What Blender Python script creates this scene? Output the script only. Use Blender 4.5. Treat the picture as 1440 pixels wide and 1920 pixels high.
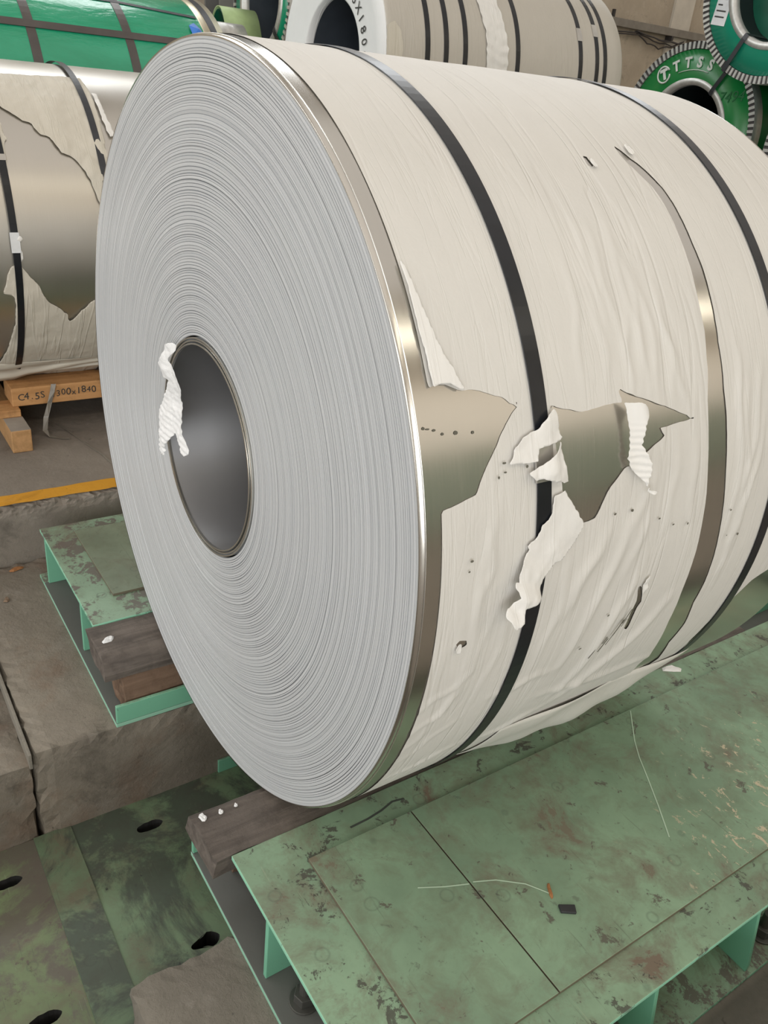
import bpy, bmesh, math, random
import numpy as np
from mathutils import Vector, Matrix, noise

# ---------------------------------------------------------------- scene set-up
for o in list(bpy.data.objects):
    bpy.data.objects.remove(o)
SC = bpy.context.scene
COL = SC.collection
PI = math.pi

# camera: a phone held about 1.6 m above the hall floor (z = -0.80), right of the big coil.
cam_d = bpy.data.cameras.new('camera')
cam = bpy.data.objects.new('camera', cam_d)
COL.objects.link(cam)
cam_d.sensor_fit = 'HORIZONTAL'
cam_d.sensor_width = 36.0
cam_d.lens = 36.0 * 1534.3 / 1440.0
cam_d.clip_start = 0.02
cam_d.clip_end = 200
_r = Vector((0.55019, 0.82900, 0.10020)); _u = Vector((-0.43807, 0.18439, 0.87983)); _f = Vector((-0.71090, 0.52797, -0.46462))
cam.matrix_world = Matrix(((_r.x, _u.x, -_f.x, 1.72744), (_r.y, _u.y, -_f.y, -0.72140), (_r.z, _u.z, -_f.z, 0.83658), (0, 0, 0, 1)))
SC.camera = cam

W = bpy.data.worlds.new('world')
SC.world = W
W.use_nodes = True
W.node_tree.nodes['Background'].inputs[0].default_value = (0.86, 0.93, 1.0, 1)
W.node_tree.nodes['Background'].inputs[1].default_value = 0.3

def area(name, loc, size, rot, power, color):
    d = bpy.data.lights.new(name, 'AREA'); d.shape = 'RECTANGLE'; d.size, d.size_y = size
    d.energy = power; d.color = color
    o = bpy.data.objects.new(name, d); COL.objects.link(o); o.location = loc; o.rotation_euler = rot
    return o
CEIL = 7.0
# a skylight strip and an added roof fill run the length of the hall; a daylight door stands open at the front end
area('skylight_near', (6.35, 3.0, CEIL - 0.03), (0.75, 26), (0, 0, 0), 360, (1.0, 0.93, 0.78))
area('roof_fill', (0.6, 3.0, CEIL - 0.03), (7.5, 26), (0, 0, 0), 380, (1.0, 0.96, 0.92))  # added broad light: soft fill and an even tan reflection in the steel
area('clerestory_left', (-6.95, 3.0, 5.5), (1.7, 26), (0, -PI / 2, 0), 900, (0.93, 0.97, 1.0))
area('open_door_daylight', (0.0, -11.8, 2.6), (11, 6.4), (PI / 2, 0, 0), 590, (0.90, 0.96, 1.0))
area('side_fill', (8.4, -5.6, 1.7), (4.8, 7.2), (0, PI / 2, 0), 520, (0.97, 0.98, 1.0))  # unseen fill, added to light the paper from the front right
area('right_wall_fill', (8.45, 4.5, 3.9), (3.2, 22), (0, PI / 2, 0), 135, (1.0, 0.945, 0.85))  # added light on the wall, gives the steel its warm tan reflection
SC.view_settings.view_transform = 'Standard'
SC.view_settings.look = 'None'
SC.view_settings.gamma = 1.0
SC.view_settings.use_curve_mapping = False
SC.view_settings.exposure = -0.1

random.seed(7)
R = 0.8845       # radius of the big coil, its axis is the world Y axis
LEN = 1.271
FLOOR = -0.80    # hall floor
LEDGE = -1.05    # top of the concrete plinths in the pit
PIT = -1.40      # pit bottom

# ---------------------------------------------------------------- materials
class NT:
    def __init__(s, name):
        s.m = bpy.data.materials.new(name); s.m.use_nodes = True
        s.t = s.m.node_tree; s.b = s.t.nodes['Principled BSDF']
        s.tc = None
    def n(s, typ, **kw):
        x = s.t.nodes.new(typ)
        for k, v in kw.items(): setattr(x, k, v)
        return x
    def put(s, sock, v):
        if isinstance(v, bpy.types.NodeSocket): s.t.links.new(v, sock)
        else:
            if isinstance(v, (tuple, list)) and len(v) == 3 and sock.type == 'RGBA': v = (*v, 1)
            sock.default_value = v
    def coord(s, kind='Object', scale=(1, 1, 1), loc=(0, 0, 0), rot=(0, 0, 0)):
        if s.tc is None: s.tc = s.n('ShaderNodeTexCoord')
        mp = s.n('ShaderNodeMapping'); s.t.links.new(s.tc.outputs[kind], mp.inputs[0])
        mp.inputs['Scale'].default_value = scale; mp.inputs['Location'].default_value = loc; mp.inputs['Rotation'].default_value = rot
        return mp.outputs[0]
    def noise(s, vec, scale, detail=4, rough=0.55, dist=0.0):
        x = s.n('ShaderNodeTexNoise'); s.t.links.new(vec, x.inputs['Vector'])
        x.inputs['Scale'].default_value = scale; x.inputs['Detail'].default_value = detail
        x.inputs['Roughness'].default_value = rough; x.inputs['Distortion'].default_value = dist
        return x.outputs[0]
    def voro(s, vec, scale, feature='F1', out=0, rand=1.0):
        x = s.n('ShaderNodeTexVoronoi', feature=feature); s.t.links.new(vec, x.inputs['Vector'])
        x.inputs['Scale'].default_value = scale; x.inputs['Randomness'].default_value = rand
        return x.outputs[out]
    def ramp(s, v, lo, hi, a=0.0, b=1.0):
        x = s.n('ShaderNodeMapRange'); x.clamp = True; s.put(x.inputs[0], v)
        for i, q in enumerate((lo, hi, a, b)): s.put(x.inputs[i + 1], q)
        return x.outputs[0]
    def math(s, op, a, b=0.0):
        x = s.n('ShaderNodeMath', operation=op); s.put(x.inputs[0], a); s.put(x.inputs[1], b)
        return x.outputs[0]
    def mix(s, fac, a, b):
        x = s.n('ShaderNodeMix', data_type='RGBA'); s.put(x.inputs[0], fac); s.put(x.inputs[6], a); s.put(x.inputs[7], b)
        return x.outputs[2]
    def sep(s, vec):
        x = s.n('ShaderNodeSeparateXYZ'); s.t.links.new(vec, x.inputs[0]); return x.outputs
    def normal_z(s):
        g = s.n('ShaderNodeNewGeometry'); return s.sep(g.outputs['Normal'])[2]
    def bump(s, h, strength=0.3, dist=0.01):
        x = s.n('ShaderNodeBump'); s.put(x.inputs['Height'], h); x.inputs['Strength'].default_value = strength
        x.inputs['Distance'].default_value = dist
        s.t.links.new(x.outputs[0], s.b.inputs['Normal'])
    def set(s, **kw):
        names = dict(color='Base Color', rough='Roughness', metal='Metallic', spec='Specular IOR Level', aniso='Anisotropic', coat='Coat Weight', trans='Transmission Weight', sss='Subsurface Weight')
        for k, v in kw.items(): s.put(s.b.inputs[names[k]], v)
        return s

def plain(name, col, rough=0.6, metal=0.0, var=0.15, scale=8, bump=0.0, bscale=40, spec=0.5):
    k = NT(name); v = k.coord()
    n = k.noise(v, scale, 5)
    f = k.ramp(n, 0.3, 0.7)
    k.set(color=k.mix(f, tuple(c * (1 - var) for c in col), tuple(min(1, c * (1 + var)) for c in col)), rough=rough, metal=metal, spec=spec)
    if bump: k.bump(k.noise(v, bscale, 5), bump, 0.01)
    return k.m

M = {}
def concrete(name, col, dark, dust=(0.36, 0.33, 0.29), rust=0.0, bump=0.5):
    k = NT(name); v = k.coord()
    big = k.noise(v, 1.7, 6, 0.6); mid = k.noise(v, 9, 8, 0.65); fine = k.noise(v, 70, 6, 0.7)
    c = k.mix(k.ramp(big, 0.36, 0.66), dark, col)
    c = k.mix(k.ramp(mid, 0.55, 0.8, 0, 0.6), c, dust)
    c = k.mix(k.ramp(fine, 0.52, 0.75, 0, 0.35), c, dark)
    st = k.noise(k.coord(scale=(1, 1, 1), loc=(3, 7, 1)), 3.2, 7, 0.7, 0.6)
    c = k.mix(k.ramp(st, 0.55, 0.68, 0, 0.6), c, tuple(0.45 * q for q in dark))
    sp = k.noise(k.coord(loc=(5, 1, 8)), 26, 10, 0.8, 0.4)
    c = k.mix(k.ramp(sp, 0.60, 0.66, 0, 0.5), c, dust)
    c = k.mix(k.ramp(sp, 0.40, 0.34, 0, 0.6), c, tuple(0.4 * q for q in dark))
    if rust: c = k.mix(k.ramp(k.noise(k.coord(loc=(9, 2, 5)), 2.4, 7, 0.65), 0.52, 0.7, 0, rust), c, (0.20, 0.10, 0.055))
    k.set(color=c, rough=0.85, spec=0.3)
    h = k.math('ADD', k.math('MULTIPLY', mid, 1.0), k.math('ADD', k.math('MULTIPLY', sp, 0.8), k.math('MULTIPLY', fine, 0.45)))
    k.bump(h, bump, 0.012)
    return k.m
M['floor'] = concrete('hall_concrete', (0.30, 0.265, 0.225), (0.20, 0.175, 0.15))
M['plinth'] = concrete('pit_concrete', (0.31, 0.275, 0.225), (0.19, 0.165, 0.135), rust=0.6, bump=0.7)
M['plinth_pale'] = concrete('pale_pit_concrete', (0.32, 0.295, 0.25), (0.20, 0.18, 0.15), bump=0.8)
M['plaster'] = concrete('wall_plaster', (0.60, 0.52, 0.42), (0.47, 0.40, 0.32), (0.66, 0.60, 0.52), bump=0.25)
M['green_reflector'] = plain('green_reflector_paint', (0.36, 0.43, 0.34), 0.6, 0, 0.1, 2)  # colour of the added panel that the bare steel reflects as green
M['hole_wall'] = plain('slot_wall_shade', (0.02, 0.02, 0.02), 0.9)  # near-black colour paints the shade inside the slots
M['roof'] = plain('roof_sheet', (0.33, 0.28, 0.23), 0.7)

def paint(name, chip=0.5, chip_col=(0.085, 0.068, 0.058), base=(0.225, 0.335, 0.225), clean=(0.30, 0.62, 0.44), glint=None, loc=(0, 0, 0), brown=0.55, dust=0.0, bare=0.0, bare_col=(0.13, 0.105, 0.095), grey=(0.14, 0.145, 0.135)):
    """worn green machine paint: grubby on the faces that people walk on, fresher on the sides"""
    k = NT(name); v = k.coord(loc=loc)
    big = k.noise(v, 2.6, 6, 0.62); mid = k.noise(v, 11, 8, 0.68, 0.4); fine = k.noise(v, 38, 7, 0.7, 0.6)
    c = k.mix(k.ramp(big, 0.35, 0.66), tuple(0.74 * q for q in base), tuple(1.12 * q for q in base))
    c = k.mix(k.ramp(mid, 0.48, 0.7, 0, brown), c, (0.145, 0.145, 0.095))
    br = k.noise(k.coord(loc=(loc[0] + 4, loc[1] + 2, 1)), 4.2, 12, 0.74, 0.5)
    c = k.mix(k.ramp(br, 0.50, 0.62, 0, 0.25 + chip * 0.45), c, (0.16, 0.135, 0.10))
    c = k.mix(k.ramp(br, 0.615, 0.63, 0, chip * 0.7), c, (0.165, 0.115, 0.085))
    ck = k.noise(k.coord(loc=(loc[0] + 8, loc[1] + 5, 2)), 12, 12, 0.76, 0.35)
    ck2 = k.noise(k.coord(loc=(loc[0] + 1, loc[1] + 9, 4)), 40, 8, 0.7, 0.5)
    chipm = k.math('MAXIMUM', k.ramp(ck, 0.70 - 0.12 * chip, 0.71 - 0.12 * chip), k.math('MULTIPLY', k.ramp(ck2, 0.70 - 0.07 * chip, 0.71 - 0.07 * chip), k.ramp(br, 0.42, 0.5)))
    c = k.mix(k.math('MULTIPLY', chipm, 0.82), c, chip_col)
    for i, (rz, sc_) in enumerate(((0.5, 5), (-0.7, 7), (1.2, 6))):     # scratches
        sv = k.coord(scale=(0.9, 26, 1), rot=(0, 0, rz), loc=(i * 3.3, i * 1.7, 0))
        sn = k.noise(sv, sc_, 3, 0.5, 0.1)
        c = k.mix(k.ramp(sn, 0.71, 0.735, 0, 0.45), c, (0.30, 0.36, 0.25) if i == 1 else (0.10, 0.12, 0.085))
    c = k.mix(k.ramp(fine, 0.62, 0.68, 0, 0.5), c, (0.09, 0.10, 0.075))
    rings = k.voro(k.coord(loc=(1.3, 0.4, 0)), 7.5)
    c = k.mix(k.math('MULTIPLY', k.math('MULTIPLY', k.ramp(rings, 0.10, 0.125), k.ramp(rings, 0.15, 0.125)), 0.32), c, (0.07, 0.09, 0.07))
    if bare: c = k.mix(k.ramp(k.noise(k.coord(loc=(6, 4, 1)), 3.0, 9, 0.72, 0.5), 0.46, 0.54, 0, bare), c, bare_col)
    if dust: c = k.mix(k.ramp(big, 0.1, 0.62 - 0.4 * dust), c, grey)
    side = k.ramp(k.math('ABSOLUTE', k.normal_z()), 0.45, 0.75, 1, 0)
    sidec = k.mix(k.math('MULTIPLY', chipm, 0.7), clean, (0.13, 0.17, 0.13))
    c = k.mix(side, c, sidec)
    rough = k.ramp(mid, 0.3, 0.7, 0.42, 0.62)
    metal = 0.0
    if glint:
        axis, lo, hi = glint
        g = k.sep(k.coord())
        gn = k.noise(k.coord(scale=(1, 1.5, 1), loc=(2, 9, 4)), 20, 10, 0.72, 0.7)
        gate = k.math('MULTIPLY', k.ramp(g[0], lo, hi), k.ramp(g[1], -0.45, 0.35))
        gm = k.math('MULTIPLY', k.ramp(k.math('ADD', gn, k.math('MULTIPLY', gate, 0.13)), 0.655, 0.668), k.ramp(gate, 0.12, 0.5))
        c = k.mix(gm, c, (0.62, 0.55, 0.40)); metal = k.math('MULTIPLY', gm, 0.85)
        rough = k.math('SUBTRACT', rough, k.math('MULTIPLY', gm, 0.12))
    k.set(color=c, rough=rough, metal=metal, spec=0.4)
    k.bump(k.math('SUBTRACT', k.math('MULTIPLY', fine, 0.3), k.math('ADD', chipm, k.math('MULTIPLY', mid, 0.3))), 0.35, 0.003)
    return k.m
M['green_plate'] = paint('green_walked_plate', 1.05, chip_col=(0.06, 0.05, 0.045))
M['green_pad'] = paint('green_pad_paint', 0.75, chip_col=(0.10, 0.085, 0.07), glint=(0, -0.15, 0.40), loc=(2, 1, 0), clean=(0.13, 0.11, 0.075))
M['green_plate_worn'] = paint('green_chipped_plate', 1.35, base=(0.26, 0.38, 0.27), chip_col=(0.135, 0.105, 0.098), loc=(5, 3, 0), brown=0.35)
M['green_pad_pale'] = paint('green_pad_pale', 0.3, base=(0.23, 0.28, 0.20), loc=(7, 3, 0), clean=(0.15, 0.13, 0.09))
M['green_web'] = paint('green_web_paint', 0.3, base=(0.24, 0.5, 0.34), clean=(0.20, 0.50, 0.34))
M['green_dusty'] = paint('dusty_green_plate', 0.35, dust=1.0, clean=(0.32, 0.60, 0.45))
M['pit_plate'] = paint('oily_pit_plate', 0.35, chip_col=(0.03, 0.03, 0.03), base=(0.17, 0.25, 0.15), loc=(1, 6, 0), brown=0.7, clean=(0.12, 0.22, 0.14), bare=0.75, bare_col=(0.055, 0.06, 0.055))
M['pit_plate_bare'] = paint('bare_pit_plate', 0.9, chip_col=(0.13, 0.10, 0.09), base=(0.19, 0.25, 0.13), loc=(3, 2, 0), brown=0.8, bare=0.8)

def wood(name, a, b, scale=(3, 40, 40), rough=0.75, bump=0.4):
    k = NT(name); v = k.coord(scale=scale)
    g = k.noise(v, 1.0, 6, 0.6, 0.6); n = k.noise(k.coord(), 14, 6, 0.7)
    c = k.mix(k.ramp(g, 0.35, 0.65), a, b)
    c = k.mix(k.ramp(n, 0.5, 0.75, 0, 0.6), c, tuple(0.5 * q for q in a))
    k.set(color=c, rough=rough, spec=0.3); k.bump(k.math('ADD', g, n), bump, 0.01)
    return k.m
M['dark_timber'] = wood('grimy_dark_timber', (0.095, 0.08, 0.07), (0.175, 0.148, 0.128), (30, 3, 30))
M['rust_timber'] = wood('rust_stained_timber', (0.12, 0.075, 0.05), (0.22, 0.145, 0.10), (30, 3, 30))
M['timber'] = wood('orange_sawn_timber', (0.42, 0.215, 0.085), (0.56, 0.31, 0.135), (30, 2.5, 30), bump=0.15)
M['timber_x'] = wood('orange_sawn_timber_across', (0.40, 0.23, 0.10), (0.52, 0.30, 0.14), (2.5, 30, 30), bump=0.15)
M['timber_top'] = plain('dusty_timber_top', (0.30, 0.265, 0.23), 0.85)

def steel(name, col=(0.62, 0.60, 0.56), rough=0.17, streak=0.05):
    k = NT(name)
    s1 = k.noise(k.coord('UV', scale=(1.0, 260, 1)), 2.0, 4, 0.6); s2 = k.noise(k.coord(), 3.0, 4, 0.6)
    k.set(color=k.mix(k.ramp(s1, 0.3, 0.7), tuple(0.96 * q for q in col), col), metal=1.0, rough=k.math('ADD', k.ramp(s2, 0.3, 0.7, rough - 0.03, rough + 0.04), k.math('MULTIPLY', k.ramp(s1, 0.4, 0.7), streak)))
    return k.m
M['steel'] = steel('rolled_stainless', rough=0.2)
M['steel_satin'] = steel('satin_stainless', (0.60, 0.575, 0.53), 0.33)
M['steel_dark'] = plain('shaded_bore_stainless', (0.22, 0.22, 0.225), 0.5, 0.75, 0.08, 2.5)  # steel coloured darker in the bore, standing in for its dark reflections
M['steel_bright'] = plain('bright_sheared_edge', (0.80, 0.79, 0.75), 0.3, 1.0, 0.05)
def edge_mat():
    k = NT('stacked_sheet_edges'); rr = k.sep(k.coord('UV'))[0]
    cmb = k.n('ShaderNodeCombineXYZ'); k.put(cmb.inputs[0], rr)
    a = k.noise(cmb.outputs[0], 150, 3, 0.65); b = k.noise(cmb.outputs[0], 38, 3, 0.6); e = k.noise(cmb.outputs[0], 75, 3, 0.6); w = k.noise(k.coord(scale=(1, 0.1, 1)), 6, 5, 0.6)
    c = k.mix(k.ramp(a, 0.40, 0.60), (0.44, 0.455, 0.47), (0.66, 0.675, 0.69))
    c = k.mix(k.ramp(e, 0.60, 0.66, 0, 0.6), c, (0.29, 0.30, 0.315))
    c = k.mix(k.ramp(b, 0.35, 0.65, 0, 0.3), c, (0.58, 0.60, 0.62))
    c = k.mix(k.ramp(w, 0.35, 0.7, 0, 0.22), c, (0.66, 0.67, 0.67))
    k.set(color=c, metal=0.2, rough=0.5, spec=0.4)
    k.bump(w, 0.1, 0.004)
    return k.m
M['edges'] = edge_mat()

def paper(name, col=(0.685, 0.67, 0.64), wr=0.65, uv=True):
    k = NT(name); kind = 'UV' if uv else 'Object'
    a = k.noise(k.coord(kind, scale=(1.5, 15, 1), rot=(0, 0, 0.14)), 1.0, 3, 0.5, 0.5)
    b = k.noise(k.coord(kind, scale=(6, 6, 6)), 1.0, 5, 0.6); f = k.noise(k.coord(kind, scale=(160, 160, 160)), 1.0, 3, 0.6)
    d = k.noise(k.coord(kind, scale=(3, 34, 1), rot=(0, 0, -0.16), loc=(3, 1, 0)), 1.0, 3, 0.5, 0.5)
    msk = k.ramp(k.noise(k.coord(kind, scale=(1.6, 2.6, 1), loc=(4, 4, 0)), 1.0, 2, 0.5), 0.42, 0.62)
    rg = k.math('MULTIPLY', k.ramp(k.math('ABSOLUTE', k.math('SUBTRACT', a, 0.5)), 0.0, 0.045, 1, 0), msk)
    rd = k.math('MULTIPLY', k.ramp(k.math('ABSOLUTE', k.math('SUBTRACT', d, 0.47)), 0.0, 0.03, 1, 0), k.ramp(msk, 0.2, 0.9, 1, 0.15))
    c = k.mix(k.ramp(b, 0.35, 0.7), col, tuple(0.965 * q for q in col))
    k.set(color=c, rough=0.62, spec=0.35)
    h = k.math('ADD', k.math('MULTIPLY', rg, 0.34), k.math('ADD', k.math('MULTIPLY', b, 0.8), k.math('ADD', k.math('MULTIPLY', f, 0.04), k.math('MULTIPLY', rd, 0.10))))
    k.bump(h, wr, 0.006)
    return k.m
M['paper'] = paper('interleaf_paper')
M['paper_white'] = paper('fresh_torn_paper', (0.80, 0.79, 0.77), 0.5, uv=False)
M['paper_old'] = paper('stained_wrap_paper', (0.60, 0.565, 0.49), 1.0)
M['paper_bg'] = paper('beige_wrap_paper', (0.52, 0.49, 0.44), 0.5)
M['paper_loose'] = paper('loose_paper', (0.66, 0.645, 0.605), 0.5, uv=False)
M['tissue'] = plain('white_tissue', (0.82, 0.82, 0.82), 0.7, 0, 0.04, 20, 0.5, 60)
M['strap'] = plain('black_steel_strap', (0.010, 0.0115, 0.015), 0.3, 0.0, 0.2, 20, spec=0.42)
M['strap_far'] = plain('dark_strap', (0.03, 0.032, 0.038), 0.4, 0.0, 0.2, 20)
M['clip'] = plain('strap_clip_steel', (0.55, 0.53, 0.50), 0.35, 0.9)
M['speck'] = plain('dark_speck', (0.13, 0.125, 0.10), 0.6)
M['film_green'] = plain('green_film', (0.012, 0.28, 0.15), 0.22, 0, 0.12, 3, 0.12, 6, spec=0.6)
M['film_green_b'] = plain('grass_green_film', (0.010, 0.20, 0.045), 0.3, 0, 0.12, 3)
M['film_pale'] = plain('pale_green_film', (0.42, 0.56, 0.28), 0.4)
M['film_deep'] = plain('deep_green_film', (0.008, 0.10, 0.06), 0.35)
M['black_void'] = plain('bore_black', (0.012, 0.02, 0.022), 0.5)  # near-black colour for bore walls and the disc closing the bore
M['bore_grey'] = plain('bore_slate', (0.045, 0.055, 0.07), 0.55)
M['ring_metal'] = plain('galvanised_ring', (0.62, 0.62, 0.60), 0.42, 0.6, 0.12, 30)
M['ring_gap'] = plain('ring_gap', (0.06, 0.055, 0.055), 0.6)
M['white_paint'] = plain('white_print', (0.72, 0.76, 0.72), 0.5)
M['ink'] = plain('marker_ink', (0.04, 0.038, 0.035), 0.6)
M['ink_faint'] = plain('faint_marker_ink', (0.012, 0.13, 0.04), 0.5)
M['label'] = plain('paper_label', (0.66, 0.68, 0.70), 0.5)
M['blue'] = plain('blue_tape', (0.03, 0.16, 0.55), 0.35)
M['yellow'] = concrete('yellow_line_paint', (0.72, 0.36, 0.035), (0.56, 0.26, 0.03), (0.60, 0.36, 0.12), bump=0.3)
M['grey_steel'] = plain('grey_column_paint', (0.20, 0.195, 0.19), 0.6, 0, 0.1)
M['cable'] = plain('cable_rubber', (0.05, 0.045, 0.045), 0.6)
M['tray'] = plain('cable_tray_zinc', (0.27, 0.25, 0.225), 0.55, 0.3)
M['bolt'] = plain('oiled_bolt', (0.115, 0.115, 0.105), 0.45, 0.5)
M['chalk'] = plain('chalk_mark', (0.42, 0.55, 0.42), 0.7)
M['bark'] = plain('dry_bark', (0.32, 0.14, 0.05), 0.8)
M['tar'] = plain('black_rubber_bit', (0.025, 0.025, 0.027), 0.55)
M['stain'] = plain('smudge', (0.05, 0.058, 0.05), 0.6)
M['tape'] = plain('grey_plastic_tape', (0.22, 0.20, 0.17), 0.35)

# ---------------------------------------------------------------- builders
def link(o, parent=None):
    COL.objects.link(o)
    if parent: o.parent = parent
    return o
def thing(name, loc, label, cat, group=None):
    o = bpy.data.objects.new(name, None); o.empty_display_size = 0.1; o.location = loc
    link(o); return tag(o, label, cat, group)
def tag(o, label=None, cat=None, group=None, kind=None):
    for k, v in (('label', label), ('category', cat), ('group', group), ('kind', kind)):
        if v: o[k] = v
    return o
def wloc(o):
    p = Vector((0, 0, 0))
    while o: p += o.location; o = o.parent
    return p
def mesh(name, verts, faces, mat, parent=None, smooth=False, uvs=None, loc=None, mats=None, mi=None):
    """verts in world space; the object's origin goes to `loc` (or its parent's origin)"""
    base = wloc(parent) if parent else Vector((0, 0, 0))
    org = Vector(loc) if loc is not None else base
    me = bpy.data.meshes.new(name)
    V = np.asarray(verts, float) - np.array(org)
    me.from_pydata(V.tolist(), [], [tuple(f) for f in faces])
    if uvs is not None:
        ul = me.uv_layers.new(name='UVMap'); idx = np.empty(len(me.loops), np.int32); me.loops.foreach_get('vertex_index', idx)
        ul.data.foreach_set('uv', np.asarray(uvs, np.float32)[idx].ravel())
    for m_ in (mats or [mat]): me.materials.append(m_)
    if mi is not None: me.polygons.foreach_set('material_index', np.asarray(mi, np.int32))
    if smooth: me.polygons.foreach_set('use_smooth', [True] * len(me.polygons))
    me.update()
    o = bpy.data.objects.new(name, me)
    link(o, parent); o.location = org - base
    return o
def bev(o, w=0.003, seg=2):
    m_ = o.modifiers.new('bevel', 'BEVEL'); m_.width = w; m_.segments = seg; m_.limit_method = 'ANGLE'; m_.angle_limit = 0.7
    return o
BOXF = [(0, 3, 2, 1), (4, 5, 6, 7), (0, 1, 5, 4), (1, 2, 6, 5), (2, 3, 7, 6), (3, 0, 4, 7)]
def box(name, x0, x1, y0, y1, z0, z1, mat, parent=None, bevel=0.003, loc=None):
    if x0 > x1: x0, x1 = x1, x0
    v = [(x0, y0, z0), (x1, y0, z0), (x1, y1, z0), (x0, y1, z0), (x0, y0, z1), (x1, y0, z1), (x1, y1, z1), (x0, y1, z1)]
    if loc is None and parent is None: loc = ((x0 + x1) / 2, (y0 + y1) / 2, z0)
    o = mesh(name, v, BOXF, mat, parent, loc=loc)
    return bev(o, bevel) if bevel else o
def prism(name, poly, y0, y1, mat, parent=None, bevel=0.003, axis='y', loc=None):
    """poly in (x,z) swept along y (axis 'y'), in (y,z) swept along x (axis 'x') or in (x,y) swept along z (axis 'z')"""
    n = len(poly)
    def P(a, b, t): return {'y': (a, t, b), 'x': (t, a, b), 'z': (a, b, t)}[axis]
    v = [P(a, b, y0) for a, b in poly] + [P(a, b, y1) for a, b in poly]
    f = [tuple(range(n)), tuple(range(2 * n - 1, n - 1, -1))] + [(i, i + n, (i + 1) % n + n, (i + 1) % n) for i in range(n)]
    o = mesh(name, v, f, mat, parent, loc=loc)
    bm = bmesh.new(); bm.from_mesh(o.data); bmesh.ops.recalc_face_normals(bm, faces=bm.faces); bm.to_mesh(o.data); bm.free()
    return bev(o, bevel) if bevel else o
def lathe(name, prof, cx, cz, mat, parent=None, seg=128, smooth=True, a0=0.0, a1=2 * PI, mats=None, pmi=None, radial_uv=False):
    """profile of (radius, y) points turned about the axis x=cx, z=cz"""
    full = abs(a1 - a0 - 2 * PI) < 1e-6
    n = len(prof); ns = seg if full else seg + 1
    pr = np.array(prof); a = a0 + (a1 - a0) * np.arange(ns) / seg
    X = cx + pr[None, :, 0] * np.cos(a)[:, None]; Z = cz + pr[None, :, 0] * np.sin(a)[:, None]; Y = np.broadcast_to(pr[None, :, 1], X.shape)
    v = np.stack([X, Y, Z], -1).reshape(-1, 3)
    uv = np.stack([np.broadcast_to(a[:, None] * pr[None, :, 0].max(), X.shape), Y], -1).reshape(-1, 2)
    if radial_uv: uv = np.stack([np.broadcast_to(pr[None, :, 0], X.shape), np.broadcast_to(a[:, None], X.shape)], -1).reshape(-1, 2)
    i, j = np.meshgrid(np.arange(seg), np.arange(n - 1), indexing='ij'); i2 = (i + 1) % ns
    f = np.stack([i * n + j, i * n + j + 1, i2 * n + j + 1, i2 * n + j], -1).reshape(-1, 4)
    mi = np.tile(np.array(pmi), seg) if pmi is not None else None
    return mesh(name, v, f.tolist(), mat, parent, smooth, uv, mats=mats, mi=mi)
def band(name, cx, cz, r, y0, y1, mat, parent, t=0.0012, a0=0.0, a1=2 * PI, seg=160):
    """a flat steel strap round a cylinder"""
    prof = [(r, y0), (r + t, y0 + 0.0006), (r + t, y1 - 0.0006), (r, y1)]
    return lathe(name, prof, cx, cz, mat, parent, seg, False, a0, a1)
def tube(name, pts, r, mat, parent=None, n=8, loc=None):
    pts = [Vector(p) for p in pts]; v = []; f = []
    for k, p in enumerate(pts):
        d = (pts[min(k + 1, len(pts) - 1)] - pts[max(k - 1, 0)]).normalized()
        u = d.orthogonal().normalized() if k == 0 else (u - d * u.dot(d)).normalized()
        w = d.cross(u)
        for q in range(n):
            a = 2 * PI * q / n; v.append(p + (u * math.cos(a) + w * math.sin(a)) * r)
    for k in range(len(pts) - 1):
        for q in range(n): f.append((k * n + q, k * n + (q + 1) % n, (k + 1) * n + (q + 1) % n, (k + 1) * n + q))
    f += [tuple(range(n - 1, -1, -1)), tuple((len(pts) - 1) * n + q for q in range(n))]
    return mesh(name, [tuple(p) for p in v], f, mat, parent, True, loc=loc)
def ribbon(name, pts, w, side, mat, parent=None, t=0.001, loc=None):
    """flat strip along pts, `side` is the direction of its width"""
    pts = [Vector(p) for p in pts]; v = []; f = []
    for k, p in enumerate(pts):
        d = (pts[min(k + 1, len(pts) - 1)] - pts[max(k - 1, 0)]).normalized()
        s = side[k] if isinstance(side, list) else side
        s = Vector(s).normalized(); nn = d.cross(s).normalized()
        for a, b in ((-1, 0), (1, 0), (1, 1), (-1, 1)): v.append(p + s * (a * w / 2) + nn * (b * t))
    for k in range(len(pts) - 1):
        for q in range(4): f.append((k * 4 + q, k * 4 + (q + 1) % 4, k * 4 + 4 + (q + 1) % 4, k * 4 + 4 + q))
    f += [(3, 2, 1, 0), tuple(4 * (len(pts) - 1) + q for q in range(4))]
    return mesh(name, [tuple(p) for p in v], f, mat, parent, loc=loc)

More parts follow.
